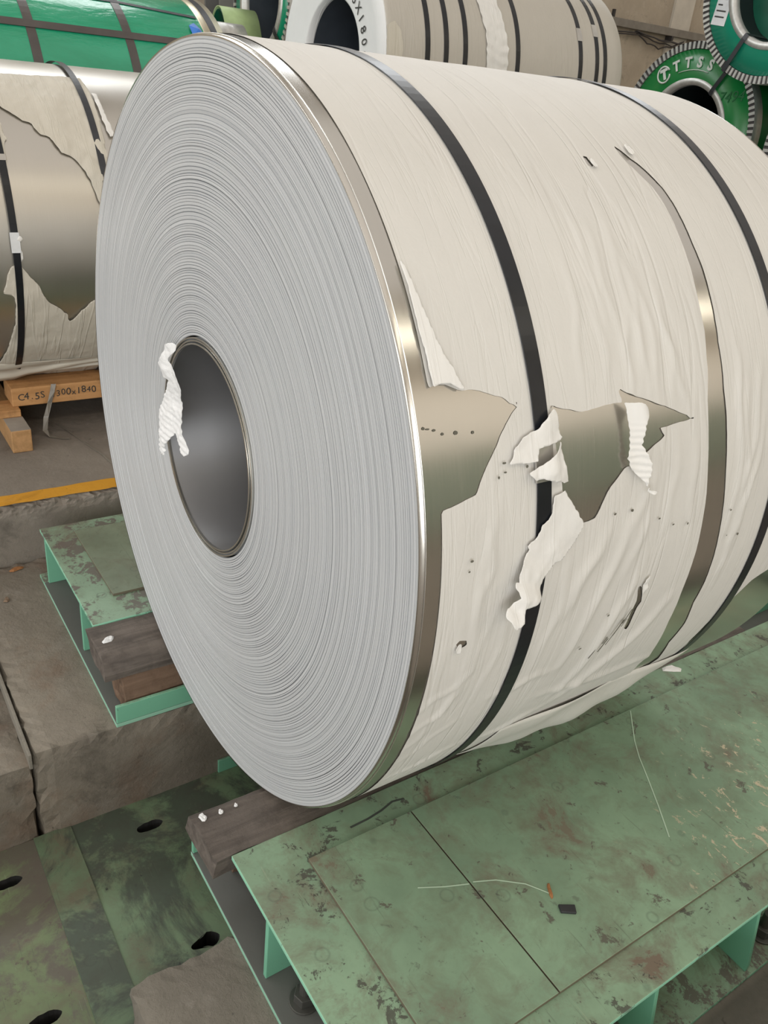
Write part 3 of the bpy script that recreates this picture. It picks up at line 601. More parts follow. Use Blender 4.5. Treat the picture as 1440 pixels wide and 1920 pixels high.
# ---------------------------------------------------------------- the big stainless coil
POLY = {
    'hole_left': [(0.5055, 0.0202), (0.4969, 0.0452), (0.5008, 0.0606), (0.4986, 0.0792), (0.4893, 0.0936), (0.4848, 0.1069), (0.4858, 0.1225), (0.4803, 0.1438), (0.4682, 0.1702), (0.4615, 0.1923), (0.4511, 0.2024), (0.4455, 0.2075), (0.4522, 0.2181), (0.4403, 0.2162), (0.431, 0.203), (0.4085, 0.1846), (0.3767, 0.1635), (0.3543, 0.1476), (0.3273, 0.1307), (0.295, 0.1153), (0.2911, 0.1095), (0.2852, 0.0891), (0.2798, 0.0668), (0.2765, 0.045), (0.2761, 0.0375), (0.2816, 0.003)],
    'hole_mid': [(0.4329, 0.2919), (0.4225, 0.3275), (0.4127, 0.3601), (0.4119, 0.386), (0.4158, 0.4218), (0.418, 0.4537), (0.4171, 0.4743), (0.448, 0.4647), (0.4286, 0.5015), (0.4096, 0.5522), (0.393, 0.5954), (0.3747, 0.6351), (0.3554, 0.6791), (0.3523, 0.634), (0.3478, 0.575), (0.3288, 0.5896), (0.3134, 0.5568), (0.3007, 0.5321), (0.2865, 0.5177), (0.2806, 0.4985), (0.2789, 0.4771), (0.2671, 0.4609), (0.2503, 0.443), (0.2315, 0.4255), (0.208, 0.4135), (0.1847, 0.3997), (0.1801, 0.362), (0.217, 0.3372), (0.2615, 0.312), (0.2829, 0.3097), (0.3293, 0.3005), (0.3671, 0.2968), (0.4076, 0.2947)],
    'hole_strip': [(1.0401, 0.7113), (1.0103, 0.7082), (0.9847, 0.7127), (0.9647, 0.7211), (0.9365, 0.7312), (0.9156, 0.742), (0.8725, 0.7509), (0.8063, 0.753), (0.7404, 0.7503), (0.6879, 0.7488), (0.6075, 0.7425), (0.5424, 0.7408), (0.4789, 0.7333), (0.4613, 0.7333), (0.39, 0.7247), (0.3195, 0.7247), (0.2393, 0.7279), (0.1563, 0.7352), (0.0761, 0.7391), (0.0445, 0.7416), (-0.0929, 0.7447), (-0.2096, 0.7575), (-0.3571, 0.7895), (-0.4241, 0.785), (-0.5089, 0.8071), (-0.4885, 0.8567), (-0.4424, 0.8751), (-0.3401, 0.8411), (-0.2593, 0.8446), (-0.1673, 0.8226), (-0.0982, 0.8251), (-0.0194, 0.8202), (0.0619, 0.8108), (0.1264, 0.8033), (0.2089, 0.7928), (0.2766, 0.7885), (0.349, 0.7841), (0.4073, 0.78), (0.471, 0.7808), (0.5191, 0.7793), (0.5295, 0.781), (0.605, 0.785), (0.6935, 0.7876), (0.7542, 0.7843), (0.814, 0.7842), (0.8651, 0.7823), (0.9062, 0.7762), (0.9468, 0.7621), (0.9822, 0.7458), (0.9956, 0.7351), (1.0213, 0.7243)],
    'hole_back': [(-0.1474, 1.1017), (-0.1692, 1.0473), (-0.2445, 0.9907), (-0.3221, 0.9661), (-0.3979, 0.9626), (-0.5015, 1.0025)],
    'flap_tongue': [(0.742, 0.0393), (0.7038, 0.0415), (0.6538, 0.0411), (0.6002, 0.0412), (0.5521, 0.0431), (0.4969, 0.0452), (0.5008, 0.0606), (0.4986, 0.0792), (0.4893, 0.0936), (0.4848, 0.1069), (0.5132, 0.0949), (0.5463, 0.0827), (0.5783, 0.0721), (0.6229, 0.0625), (0.6679, 0.0543), (0.7138, 0.0476)],
    'flap_patch': [(0.3954, 0.2531), (0.4072, 0.2624), (0.4185, 0.2758), (0.4329, 0.2919), (0.4106, 0.2971), (0.3817, 0.3001), (0.3688, 0.3072), (0.3651, 0.2987), (0.3594, 0.2717), (0.3558, 0.2466), (0.334, 0.244), (0.3341, 0.2145), (0.3382, 0.1822), (0.3484, 0.1886), (0.3664, 0.1977), (0.3832, 0.2147), (0.3933, 0.245)],
    'flap_knot': [(0.3461, 0.2809), (0.3644, 0.2925), (0.3296, 0.2985), (0.3078, 0.306), (0.2825, 0.3118), (0.2821, 0.3014), (0.2899, 0.2766), (0.2983, 0.2464), (0.2976, 0.2325), (0.3134, 0.2193), (0.3212, 0.2314), (0.326, 0.2455), (0.3326, 0.2579)],
    'flap_hanging': [(0.1801, 0.362), (0.1419, 0.3399), (0.1314, 0.3281), (0.1201, 0.3123), (0.1112, 0.2921), (0.1028, 0.2763), (0.0888, 0.2636), (0.0557, 0.2543), (0.0511, 0.2301), (0.0502, 0.2078), (0.0293, 0.1971), (0.0205, 0.1805), (0.049, 0.162), (0.0587, 0.1684), (0.0721, 0.1883), (0.0771, 0.1976), (0.0962, 0.1851), (0.1107, 0.1873), (0.1038, 0.1981), (0.1416, 0.21), (0.1588, 0.2285), (0.1683, 0.2197), (0.1753, 0.2353), (0.1815, 0.247), (0.2023, 0.258), (0.2224, 0.2796), (0.2565, 0.2848), (0.262, 0.3098)],
    'flap_curl': [(0.4152, 0.4672), (0.414, 0.4903), (0.4069, 0.5037), (0.3947, 0.5144), (0.384, 0.5134), (0.3639, 0.5024), (0.3427, 0.4989), (0.3247, 0.4984), (0.3007, 0.5102), (0.2846, 0.5178), (0.2658, 0.5184), (0.2439, 0.5148), (0.2277, 0.5199), (0.2196, 0.5415), (0.2154, 0.5295), (0.2227, 0.5165), (0.2406, 0.5126), (0.2562, 0.4995), (0.2785, 0.4795), (0.2999, 0.4721), (0.3283, 0.4757), (0.357, 0.476), (0.3863, 0.4711)],
    'tear_a': [(0.9959, 0.5915), (0.9977, 0.6002), (0.9824, 0.6009), (0.9659, 0.6034), (0.9598, 0.5921), (0.9703, 0.5859)],
    'tear_b': [(-0.0248, 0.5687), (-0.035, 0.5855), (-0.0632, 0.5962), (-0.0859, 0.6027), (-0.0987, 0.5945), (-0.1367, 0.5949), (-0.1706, 0.5944), (-0.1629, 0.5826), (-0.1146, 0.5798), (-0.0745, 0.5846)],
    'tear_c': [(-0.013, 0.0884), (-0.0101, 0.0987), (-0.0158, 0.1138), (-0.0258, 0.1171), (-0.0306, 0.107), (-0.0253, 0.0952)],
    'left_upper': [(1.1606, 0.0165), (1.1829, 0.1634), (1.2007, 0.295), (1.2052, 0.407), (1.0389, 0.4144), (0.8694, 0.413), (0.6913, 0.4082), (0.4668, 0.3989), (0.2513, 0.3635), (0.3203, 0.3327), (0.4018, 0.3201), (0.4841, 0.3024), (0.5761, 0.2575), (0.5897, 0.2214), (0.6465, 0.1986), (0.6853, 0.1838), (0.6966, 0.1587), (0.7321, 0.1356), (0.7668, 0.1309), (0.7755, 0.1119), (0.8015, 0.0857), (0.8314, 0.0584), (0.8593, 0.039), (0.9523, -0.0155)],
    'left_lower': [(-0.0353, -0.0095), (-0.0871, 0.0208), (-0.15, 0.0576), (-0.2247, 0.0783), (-0.2745, 0.1008), (-0.3074, 0.1362), (-0.3634, 0.1759), (-0.4143, 0.1861), (-0.3367, 0.2336), (-0.2879, 0.27), (-0.2695, 0.2946), (-0.2431, 0.3444), (-1.0502, 0.4355), (-1.0739, 0.2941), (-1.0631, 0.1669), (-1.043, 0.0289), (-0.9484, -0.1489), (-0.8487, -0.154), (-0.7532, -0.0921), (-0.5859, -0.0617), (-0.4063, -0.0397), (-0.2735, -0.0346), (-0.2165, -0.0411), (-0.1959, -0.0763), (-0.0921, -0.057), (-0.0425, -0.0402)],
    'left_edge': [(0.7581, -0.045), (0.758, 0.0173), (0.68, 0.0134), (0.658, 0.022), (0.625, 0.0093), (0.5382, 0.0048), (0.4486, -0.0033), (0.3329, -0.0058), (0.1899, -0.0014), (0.1031, -0.0034), (0.1033, -0.0215), (0.247, -0.0234), (0.4188, -0.0189), (0.537, -0.0149), (0.5634, -0.0731)],
    'left_sliver': [(1.0407, 0.4237), (0.8706, 0.4222), (0.7007, 0.4343), (0.71, 0.4584), (0.8331, 0.4466), (1.0335, 0.4404)],
    'left_clipwrap': [(0.1057, -0.0059), (0.1287, 0.0041), (0.1113, 0.0145), (0.0825, 0.0001), (0.0354, 0.0084), (-0.0002, 0.0079), (-0.0359, -0.0086), (-0.0116, -0.0131), (0.0593, -0.0078)],
    'tissue': [(-0.1623, 0.2163), (-0.137, 0.2269), (-0.1078, 0.2271), (-0.1131, 0.2143), (-0.1487, 0.1883), (-0.1543, 0.177), (-0.1346, 0.1718), (-0.1061, 0.1468), (-0.0825, 0.128), (-0.0834, 0.1007), (-0.0985, 0.0874), (-0.0945, 0.0612), (-0.0805, 0.0386), (-0.0615, 0.0181), (-0.0282, -0.0005), (-0.0209, -0.0176), (-0.0384, -0.0299), (-0.0676, -0.025), (-0.0969, -0.0084), (-0.1271, -0.0041), (-0.1434, -0.0231), (-0.1713, -0.0556), (-0.1744, -0.074), (-0.1894, -0.0911), (-0.2229, -0.101), (-0.2211, -0.0718), (-0.2119, -0.0123), (-0.2332, -0.0036), (-0.2455, 0.0087), (-0.2253, 0.033), (-0.196, 0.0723), (-0.1736, 0.1003), (-0.16, 0.1247), (-0.1824, 0.127), (-0.1915, 0.1496), (-0.2037, 0.1535), (-0.1904, 0.1675), (-0.1735, 0.1939)],
    'folds': [(-0.0187, 0.5508, -0.3372, 0.4636, 0.012, 0.006), (0.1391, 0.4949, -0.2015, 0.4081, 0.012, 0.005), (-0.124, 0.6966, -0.385, 0.4975, 0.016, 0.006), (-0.3827, 0.795, -0.3358, 0.4229, 0.012, 0.004), (0.1301, 0.429, -0.0217, 0.3608, 0.014, 0.005), (0.2237, 0.1573, 0.0771, 0.138, 0.008, 0.003), (0.0163, 0.1716, -0.2093, 0.1059, 0.005, 0.002), (0.201, 0.1402, -0.1643, 0.1186, 0.004, 0.0025), (0.0414, 0.2114, -0.1828, 0.1882, 0.006, 0.002), (0.077, 0.3453, -0.1634, 0.3265, 0.008, 0.003), (0.7791, 0.487, 0.5426, 0.4889, 0.006, 0.0025), (0.8051, 0.5425, 0.4708, 0.5327, 0.007, 0.0025), (0.7276, 0.5514, 0.446, 0.5514, 0.007, 0.003), (0.6773, 0.576, 0.4199, 0.5788, 0.008, 0.003), (0.7921, 0.4578, 0.59, 0.4588, 0.006, 0.002), (0.6266, 0.6192, 0.4377, 0.6238, 0.008, 0.0035), (0.586, 0.5152, 0.43, 0.4966, 0.008, 0.003), (0.5312, 0.6226, 0.3858, 0.664, 0.006, 0.003), (0.6362, 0.4451, 0.4585, 0.4431, 0.008, 0.002), (0.7075, 0.4021, 0.4873, 0.3791, 0.006, 0.002), (0.4383, 0.8354, 0.0709, 0.8374, 0.008, 0.004), (0.4106, 0.86, 0.1231, 0.8594, 0.007, 0.004), (0.4304, 0.9097, 0.1771, 0.865, 0.009, 0.004), (0.3012, 0.9154, 0.0357, 0.8599, 0.007, 0.004), (0.5131, 0.8363, 0.3139, 0.829, 0.006, 0.003), (0.1996, 0.8894, -0.06, 0.863, 0.006, 0.003), (0.1336, 0.8758, -0.1103, 0.8594, 0.005, 0.003), (0.324, 0.6784, 0.0764, 0.698, 0.008, 0.002), (0.3077, 0.6287, 0.123, 0.6177, 0.01, 0.002), (0.2342, 0.5681, 0.0391, 0.5251, 0.01, 0.003), (0.2748, 0.542, 0.1199, 0.5216, 0.012, 0.003), (-0.1231, 0.1329, -0.1775, 0.0485, 0.006, 0.0025), (-0.1718, 0.1332, -0.2547, 0.0568, 0.006, 0.0025), (-0.2093, 0.1059, -0.3179, 0.0571, 0.005, 0.002), (-0.2756, 0.1524, -0.3561, 0.0758, 0.005, 0.002), (-0.4333, 0.2133, -0.4785, 0.0806, 0.006, 0.003), (-0.2209, 0.3707, -0.231, 0.2448, 0.01, 0.003), (-0.4274, 0.4385, -0.4698, 0.3035, 0.01, 0.004)],
    'specks': [(0.4288, 0.0205), (0.4267, 0.0284), (0.423, 0.0404), (0.414, 0.0559), (0.4119, 0.0824), (0.4077, 0.117), (0.342, 0.1722), (0.3245, 0.1734), (0.317, 0.1589), (0.1676, 0.1009), (0.1469, 0.0963), (0.1843, 0.4479), (0.1822, 0.4961), (0.1442, 0.5822), (0.1187, 0.6303), (0.11, 0.6784), (0.111, 0.8247), (0.0411, 0.8327), (0.0347, 0.8759), (-0.1676, 0.445), (-0.0842, 0.4955), (0.327, 0.2228)],

}
coil = thing('steel_coil', (0, LEN / 2, -R), 'big stainless steel coil in torn white paper with two black straps, resting over the pit', 'steel coil')
# layered end: every lap edge is a ring of its own, proud or shy of its neighbour
rn = random.Random(11)
def end_profile(r0, r1, seed, mean=0.0050):
    rq = random.Random(seed); prof = []; r = r0; off = 0.0
    while r < r1 - 0.003:
        w = mean * rq.uniform(0.6, 1.35); g = rq.choice([0.0009, 0.0011, 0.0015, 0.0022]); dep = rq.uniform(0.0015, 0.004) * (2 if rq.random() < 0.15 else 1)
        off = off * 0.85 + rq.uniform(-0.0006, 0.0006)
        prof += [(r, dep), (r + g, off), (min(r + g + w, r1), off + rq.uniform(-.0002, .0002))]
        r += g + w
    prof.append((r1, 0.004))
    return prof
lathe('layered_end', end_profile(0.2715, R - 0.0075, 5), 0, 0, M['edges'], coil, 400, False, radial_uv=True)
back = [(LEN - y if False else r, LEN - y) for r, y in [(0.255, 0.0), (R - 0.001, 0.0)]]
lathe('back_end', back, 0, 0, M['edges'], coil, 96, radial_uv=True)
# inner laps standing loose round the bore
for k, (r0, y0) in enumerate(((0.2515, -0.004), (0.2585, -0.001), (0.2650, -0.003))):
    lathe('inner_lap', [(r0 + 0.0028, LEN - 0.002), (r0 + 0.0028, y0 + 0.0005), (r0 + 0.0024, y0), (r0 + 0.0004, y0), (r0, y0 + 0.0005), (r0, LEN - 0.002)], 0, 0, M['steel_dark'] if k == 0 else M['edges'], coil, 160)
for k, (r0, y0) in enumerate(((0.2515, -0.0045), (0.2585, -0.0015), (0.2650, -0.0035))):
    lathe('lap_edge', [(r0 - .0004, y0 + .006), (r0 - .0004, y0), (r0 + .0032, y0), (r0 + .0032, y0 + .006)], 0, 0, M['steel_bright'], coil, 160, False)
# outer laps: the last one is a few millimetres short, so its bright edge shows
lathe('outer_lap', [(R - 0.0075, 0.001), (R - 0.0035, 0.0), (R - 0.0032, 0.02)], 0, 0, M['steel'], coil, 192)
lathe('outer_lap', [(R - 0.0031, 0.0105), (R - 0.0005, 0.010), (R, 0.0108)], 0, 0, M['steel_bright'], coil, 192)
lathe('outer_sheet', [(R, 0.0108)] + [(R, y) for y in np.linspace(0.03, LEN, 24)], 0, 0, M['steel'], coil, 256)

cylR = on_cyl(0, 0, R)
arc = lambda pts: [(a * R, b) for a, b in pts]
hl, hm, hs = arc(POLY['hole_left']), arc(POLY['hole_mid']), arc(POLY['hole_strip'])
hb = [(POLY['hole_back'][0][0] * R + 0.02, LEN + 0.05)] + [(POLY['hole_back'][0][0] * R + 0.01, LEN - 0.02)] + arc(POLY['hole_back']) + [(-0.60, 0.93), (-0.75, 0.90), (-0.75, LEN + 0.05)]
tears = [arc(POLY[k]) for k in ('tear_a', 'tear_b', 'tear_c')]
def wrap_field(s, y):
    nz = 0.0022 * fbm(s * 60, y * 60, 4)
    f = np.minimum(y - 0.0415 - 0.0012 * fbm(s * 3, y * 3) - 0.012 * np.clip((-s - 0.05) / 0.6, 0, 1) * 0 , LEN - 0.012 - y)
    f = np.minimum(f, sdf(hl, s, y) + nz)
    f = np.minimum(f, sdf(hm, s, y) + nz)
    f = np.minimum(f, sdf(hs, s, y) + nz * 0.4)
    f = np.minimum(f, sdf(hb, s, y) + nz)
    for t in tears: f = np.minimum(f, sdf(t, s, y) + nz)
    return f
FOLD = POLY['folds']
def wrap_lift(s, y):
    h = 0.0016 + 0.0012 * fbm(s * 5, y * 9, 3)
    for a0, y0, a1, y1, w, hh in FOLD:
        ax, ay, bx, by = a0 * R, y0, a1 * R, y1; ex, ey = bx - ax, by - ay; L2 = ex * ex + ey * ey
        t = ((s - ax) * ex + (y - ay) * ey) / L2; tc = np.clip(t, 0, 1)
        wob = 0.006 * np.sin(tc * 7 + a0 * 30)
        d = ((s - ax) * ey - (y - ay) * ex) / math.sqrt(L2) + wob
        over = np.where(t < 0, -t, np.where(t > 1, t - 1, 0)) * math.sqrt(L2)
        h = h + hh * 1.35 * np.exp(-(d / w) ** 2) * np.exp(-(over / 0.03) ** 2) * np.sin(PI * np.clip(0.12 + 0.76 * tc, 0, 1)) ** 0.7
    h = np.clip(h, 0.0009, 0.018)
    for ys in (0.2645, 0.9845): h = np.where(np.abs(y - ys) < 0.05, np.minimum(h, 0.0032 + 0.35 * np.clip(np.abs(y - ys) - 0.017, 0, 1)), h)
    return h
clipped('paper_wrap', np.arange(-1.20, 1.75, 0.0075), np.arange(0.03, LEN, 0.0075), wrap_field, cylR(wrap_lift), M['paper'], coil)
clipped('paper_wrap', np.linspace(1.74, 2 * PI * R - 1.19, 100), np.arange(0.035, LEN, 0.03), lambda s, y: np.minimum(y - 0.0415, LEN - 0.012 - y), cylR(lambda s, y: 0 * s + 0.003), M['paper'], coil)
# flaps torn loose
def flap(key, lift, mat, step=0.004, rough=0.0022, name='torn_flap', lab=None):
    p = arc(POLY[key]); P = np.array(p); a0, b0 = P.min(0) - 0.02; a1, b1 = P.max(0) + 0.02
    o = clipped(name, np.arange(a0, a1, step), np.arange(b0, b1, step), lambda s, y: -sdf(p, s, y) + rough * fbm(s * 90, y * 90, 3), cylR(lambda s, y: lift(s, y, P)), mat, coil, 0.0005)
    return tag(o, lab) if lab else o
flap('flap_tongue', lambda s, y, P: 0.0085 + 0.0012 * fbm(s * 20, y * 20) + 0.004 * np.clip((0.55 * R - s) / 0.12, 0, 1), M['paper_white'], lab='second paper layer peeling beside the bare edge band')
flap('flap_patch', lambda s, y, P: 0.011 + 0.005 * fbm(s * 25, y * 25) + 0.004 * np.exp(-((y - 0.265) / 0.03) ** 2), M['paper_white'], 0.0035, 0.003, lab='crumpled paper patch covering the strap clip')
flap('flap_knot', lambda s, y, P: 0.014 + 0.010 * np.abs(fbm(s * 22, y * 22)) + 0.006 * np.exp(-((y - 0.265) / 0.03) ** 2), M['paper_white'], 0.0035, 0.003, lab='crumpled paper knot over the strap')
def hang(s, y, P):
    t = np.clip((0.17 * R - s) / 0.12, 0, 1.4)
    return 0.009 + 0.03 * t ** 1.3 * np.clip((0.30 - y) / 0.08, 0.15, 1.2) + 0.012 * fbm(s * 17, y * 17) * np.clip(t + 0.25, 0, 1) + 0.004 * np.sin(s * 120 + y * 60) * np.clip(t, 0, 1)
flap('flap_hanging', hang, M['paper_white'], 0.0035, 0.004, lab='creased paper flap hanging over the strap')
def curl(s, y, P):
    c = np.interp(s, [0.19, 0.24, 0.30, 0.37], [0.535, 0.525, 0.512, 0.500])
    t = (y - c) / 0.025
    return 0.010 + 0.020 * np.exp(-t * t) + 0.0013 * np.sin(s * 520 + y * 90 + 3 * fbm(s * 30, y * 30)) * np.clip((0.345 - s) / 0.05, 0, 1)
flap('flap_curl', curl, M['paper_white'], 0.0028, 0.0025, lab='curled ribbed strip of torn paper')
# small lips beside the little tears
for (a, y), sz in (((0.965, 0.601), 0.012), ((-0.03, 0.588), 0.014), ((-0.024, 0.094), 0.011), ((1.02, 0.742), 0.016)):
    th = np.linspace(0, 2 * PI, 9)[:-1]
    p = [(a * R + sz * (1 + .35 * math.sin(3 * q + a * 9)) * math.cos(q) * (1.8 if sz == 0.014 else 1), y + sz * 0.6 * math.sin(q)) for q in th]
    P = np.array(p); 
    clipped('torn_lip', np.arange(P[:, 0].min() - .01, P[:, 0].max() + .01, .003), np.arange(P[:, 1].min() - .01, P[:, 1].max() + .01, .003), lambda s, q: -sdf(p, s, q) + .003 * fbm(s * 150, q * 150, 2), cylR(lambda s, q: 0.007 + 0.006 * np.abs(fbm(s * 60, q * 60, 2))), M['paper_white'], coil, 0.0005)
# paper tail bagging out under the coil
ty = np.linspace(0.36, 1.02, 60); tv = np.linspace(0, 1, 14); V = []; F_ = []
for i, y in enumerate(ty):
    g = math.sin(PI * min(1, max(0, (y - 0.36) / 0.66))) ** 0.8
    for k, v_ in enumerate(tv):
        a = math.radians(-27 - 20 * v_); q = R + 0.005 + 0.028 * g * math.sin(PI * min(v_ * 0.62, 1)) * (1 + 0.15 * math.sin(y * 40)) + 0.006 * g * math.sin(v_ * 9 + y * 14)
        V.append((q * math.cos(a), y + 0.05 * v_ * g, q * math.sin(a)))
for i in range(len(ty) - 1):
    for k in range(len(tv) - 1): F_.append((i * 14 + k, i * 14 + k + 1, (i + 1) * 14 + k + 1, (i + 1) * 14 + k))
o = mesh('paper_tail', V, F_, M['paper_loose'], coil, True); o.modifiers.new('solid', 'SOLIDIFY').thickness = 0.0006
# dark specks and scratches pressed into the paper
sp = POLY['specks']; 
for k, (a, y) in enumerate(sp):
    w = rn.uniform(0.002, 0.0045); l = rn.uniform(0.0025, 0.006); q = R + (0.0075 if k > 5 else 0.0008)
    pts = [(a + (l * math.cos(t) * rn.uniform(.7, 1.2)) / R * .6, y + w * math.sin(t)) for t in np.linspace(0, 2 * PI, 8)[:-1]]
    mesh('dark_speck', [(q * math.cos(b), c, q * math.sin(b)) for b, c in pts], [tuple(range(6, -1, -1))], M['speck'], coil)
for k in range(9):
    a = -0.09 - 0.012 * k + rn.uniform(-.01, .01); y = 0.575 - 0.008 * k + rn.uniform(-.012, .012); l = rn.uniform(.015, .05)
    ribbon('dark_scuff', [((R + .0085) * math.cos(b), y - 0.35 * t * l, (R + .0085) * math.sin(b)) for t in (0, .5, 1) for b in [a - t * l]], rn.uniform(.0015, .004), (0, 1, 0), M['speck'], coil, 0.0004)
# steel straps
st1 = band('strap', 0, 0, R + 0.0042, 0.2475, 0.2815, M['strap'], coil, seg=220)
st2 = band('strap', 0, 0, R + 0.0042, 0.9690, 1.0000, M['strap'], coil, seg=220)
def strap_clip(y0, y1, a, r, cx, cz, parent, mat=None, span=0.05):
    return lathe('strap_clip', [(r - .0005, y0 - .004), (r + .0035, y0 - .003), (r + .0035, y1 + .003), (r - .0005, y1 + .004)], cx, cz, mat or M['clip'], parent, 4, False, a - span / 2, a + span / 2)
strap_clip(0.2475, 0.2815, 0.325, R + 0.0042, 0, 0, st1, span=0.07)
strap_clip(0.9690, 1.0000, 2.2, R + 0.0042, 0, 0, st2)
# tissue strip knotted round the inner lap, hanging in the mouth of the bore
tp = POLY['tissue']; P = np.array(tp)
def tplace(x, z):
    t = (z - P[:, 1].min()) / (P[:, 1].max() - P[:, 1].min())
    y = -0.030 - 0.006 * np.sin(t * 9) + 0.006 * fbm(x * 40, z * 40, 3) + 0.0022 * np.sin(z * 420 + 40 * x) * np.clip(1.1 - 1.6 * t, 0, 1) + 0.006 * np.cos((x - 0.02) * 45)
    return np.stack([x, y, z], -1)
o = clipped('tissue_strip', np.arange(P[:, 0].min() - .01, P[:, 0].max() + .01, .0035), np.arange(P[:, 1].min() - .01, P[:, 1].max() + .01, .0035), lambda x, z: -sdf(tp, x, z) + .002 * fbm(x * 120, z * 120, 3), tplace, M['tissue'], None, 0.0006, loc=(float(P[:, 0].mean()), -0.01, float(P[:, 1].max())))
tag(o, 'knotted white tissue strip hanging from the rim of the big coil bore', 'paper strip')

# ---------------------------------------------------------------- small litter near the coil
def scrap(name, pts, z, h, mat, label, cat, lift=0.0):
    """a crumb of litter: irregular outline, domed and tilted"""
    c = np.mean(pts, 0); n = len(pts)
    v = [(x, y, z + 0.0005) for x, y in pts] + [(c[0] + (x - c[0]) * .72, c[1] + (y - c[1]) * .72, z + h * (0.75 + 0.5 * ((i * 37) % 10) / 10)) for i, (x, y) in enumerate(pts)] + [(c[0], c[1], z + h)]
    f = [tuple(range(n - 1, -1, -1))] + [(i, (i + 1) % n, n + (i + 1) % n, n + i) for i in range(n)] + [(n + i, n + (i + 1) % n, 2 * n) for i in range(n)]
    return tag(mesh(name, v, f, mat, loc=(c[0], c[1], z)), label, cat)
def blob(cx, cy, rx, ry, seed, n=9, rot=0.0):
    q = random.Random(seed); out = []
    for k in range(n):
        a = 2 * PI * k / n; s = q.uniform(.6, 1.25); x, y = rx * s * math.cos(a), ry * s * math.sin(a)
        out.append((cx + x * math.cos(rot) - y * math.sin(rot), cy + x * math.sin(rot) + y * math.cos(rot)))
    return out
scrap('paper_scrap', blob(0.535, 1.435, 0.020, 0.034, 1, rot=-0.3), -0.81, 0.006, M['paper_white'], 'torn white paper scrap lying on the green plate below the coil', 'paper scrap')
scrap('bark_chip', blob(0.965, 0.452, 0.019, 0.0055, 2, rot=-0.55), -0.80, 0.006, M['bark'], 'orange-brown bark chip on the green pad plate', 'bark chip')
o = prism('rubber_bit', [(1.004, 0.440), (1.022, 0.432), (1.042, 0.462), (1.024, 0.474)], -0.80, -0.793, M['tar'], None, 0.0015, 'z', loc=(1.02, 0.455, -0.80)); tag(o, 'small black rectangular rubber bit on the green pad plate', 'rubber bit')
for i, (x, y, r_, lab) in enumerate(((0.372, -0.163, .013, 'white crumb of torn paper at the end of the dark timber'), (0.376, -0.118, .008, 'tiny white paper curl on the dark timber next to the paper crumb'), (0.374, -0.076, .006, 'thin white paper sliver on the dark timber close to the coil'))):
    scrap('paper_crumb', blob(x, y, r_, r_ * .8, 10 + i), -0.8165, 0.006, M['tissue'], lab, 'paper scrap')
scrap('paper_crumb', blob(-0.425, -0.150, .012, .020, 20, rot=.5), -0.8165, 0.007, M['tissue'], 'white paper crumb on the timber facing beside the yellow line', 'paper scrap')
scrap('dry_leaf', blob(-1.33, -0.25, .012, .030, 21, rot=.3), LEDGE + .002, 0.008, M['bark'], 'dry brown leaf on the concrete ledge below the yellow line', 'leaf')
scrap('dry_leaf', blob(-1.13, -0.33, .011, .020, 22, rot=1.0), LEDGE + .002, 0.006, plain('brown_grit', (0.22, 0.15, 0.10), .8), 'small brown leaf fragment further along the concrete ledge', 'leaf')
# chalk lines and dark smears on the near support's pads
def smear(name, pts, w, mat, root): return ribbon(name, [(x, y, -0.7993) for x, y in pts], w, (0.3, 1, 0) if name == 'x' else [Vector((-(pts[min(i + 1, len(pts) - 1)][1] - pts[max(i - 1, 0)][1]), pts[min(i + 1, len(pts) - 1)][0] - pts[max(i - 1, 0)][0], 0)) for i in range(len(pts))], mat, root, 0.0003)
smear('chalk_mark', [(0.62, 1.128), (0.718, 1.035), (0.77, 0.995), (0.838, 0.952), (0.92, 0.898), (1.003, 0.84)], 0.0035, M['chalk'], supR)
smear('chalk_mark', [(0.806, 0.182), (0.835, 0.24), (0.857, 0.295)], 0.003, M['chalk'], supR)
smear('chalk_mark', [(0.857, 0.306), (0.88, 0.358), (0.923, 0.413), (0.97, 0.446)], 0.003, M['chalk'], supR)

for pts, w in (([(0.577, 0.14), (0.575, 0.194), (0.569, 0.238), (0.558, 0.279), (0.564, 0.313)], 0.006),):
    ribbon('oil_smear', [(x, y, -0.8096) for x, y in pts], w, (1, 0.1, 0), M['stain'], supR, 0.0003)

# ---------------------------------------------------------------- neighbouring coil on its pallet, left of the yellow line
XC, ZC, RL = -2.6, 0.05, 0.70
LY0, LY1 = -0.62, 0.80
lc = thing('steel_coil', (XC, 0.1, ZC - RL), 'bare stainless coil in tattered stained paper on a timber pallet beyond the yellow line', 'steel coil')
lathe('outer_sheet', [(RL, y) for y in np.linspace(LY0, LY1, 16)], XC, ZC, M['steel_satin'], lc, 160)
for y, sg in ((LY0, 1), (LY1, -1)):
    lathe('layered_end', [(r, y + sg * d) for r, d in end_profile(0.256, RL - .001, 8, 0.008)], XC, ZC, M['edges'], lc, 96, False, radial_uv=True)
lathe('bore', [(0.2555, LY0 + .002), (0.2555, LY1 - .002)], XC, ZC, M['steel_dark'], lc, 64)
cylL = on_cyl(XC, ZC, RL)
def lpaper(key, lift, mat, step=0.008, rough=0.006, name='torn_paper'):
    p = [(a * RL, b) for a, b in POLY[key]]; Q = np.array(p); a0, b0 = Q.min(0) - .02; a1, b1 = Q.max(0) + .02
    return clipped(name, np.arange(a0, a1, step), np.arange(b0, b1, step), lambda s, y: -sdf(p, s, y) + rough * fbm(s * 40, y * 40, 3), cylL(lift), mat, lc, 0.0006)
lw = lambda amp, fr: (lambda s, y: 0.006 + amp * np.abs(fbm(s * fr, y * fr, 4)))
lpaper('left_upper', lw(.014, 9), M['paper_old'])
lpaper('left_lower', lw(.010, 7), M['paper_old'])
lpaper('left_edge', lw(.007, 14), M['paper_old'], 0.006)
lpaper('left_sliver', lw(.01, 14), M['paper_white'], 0.006)
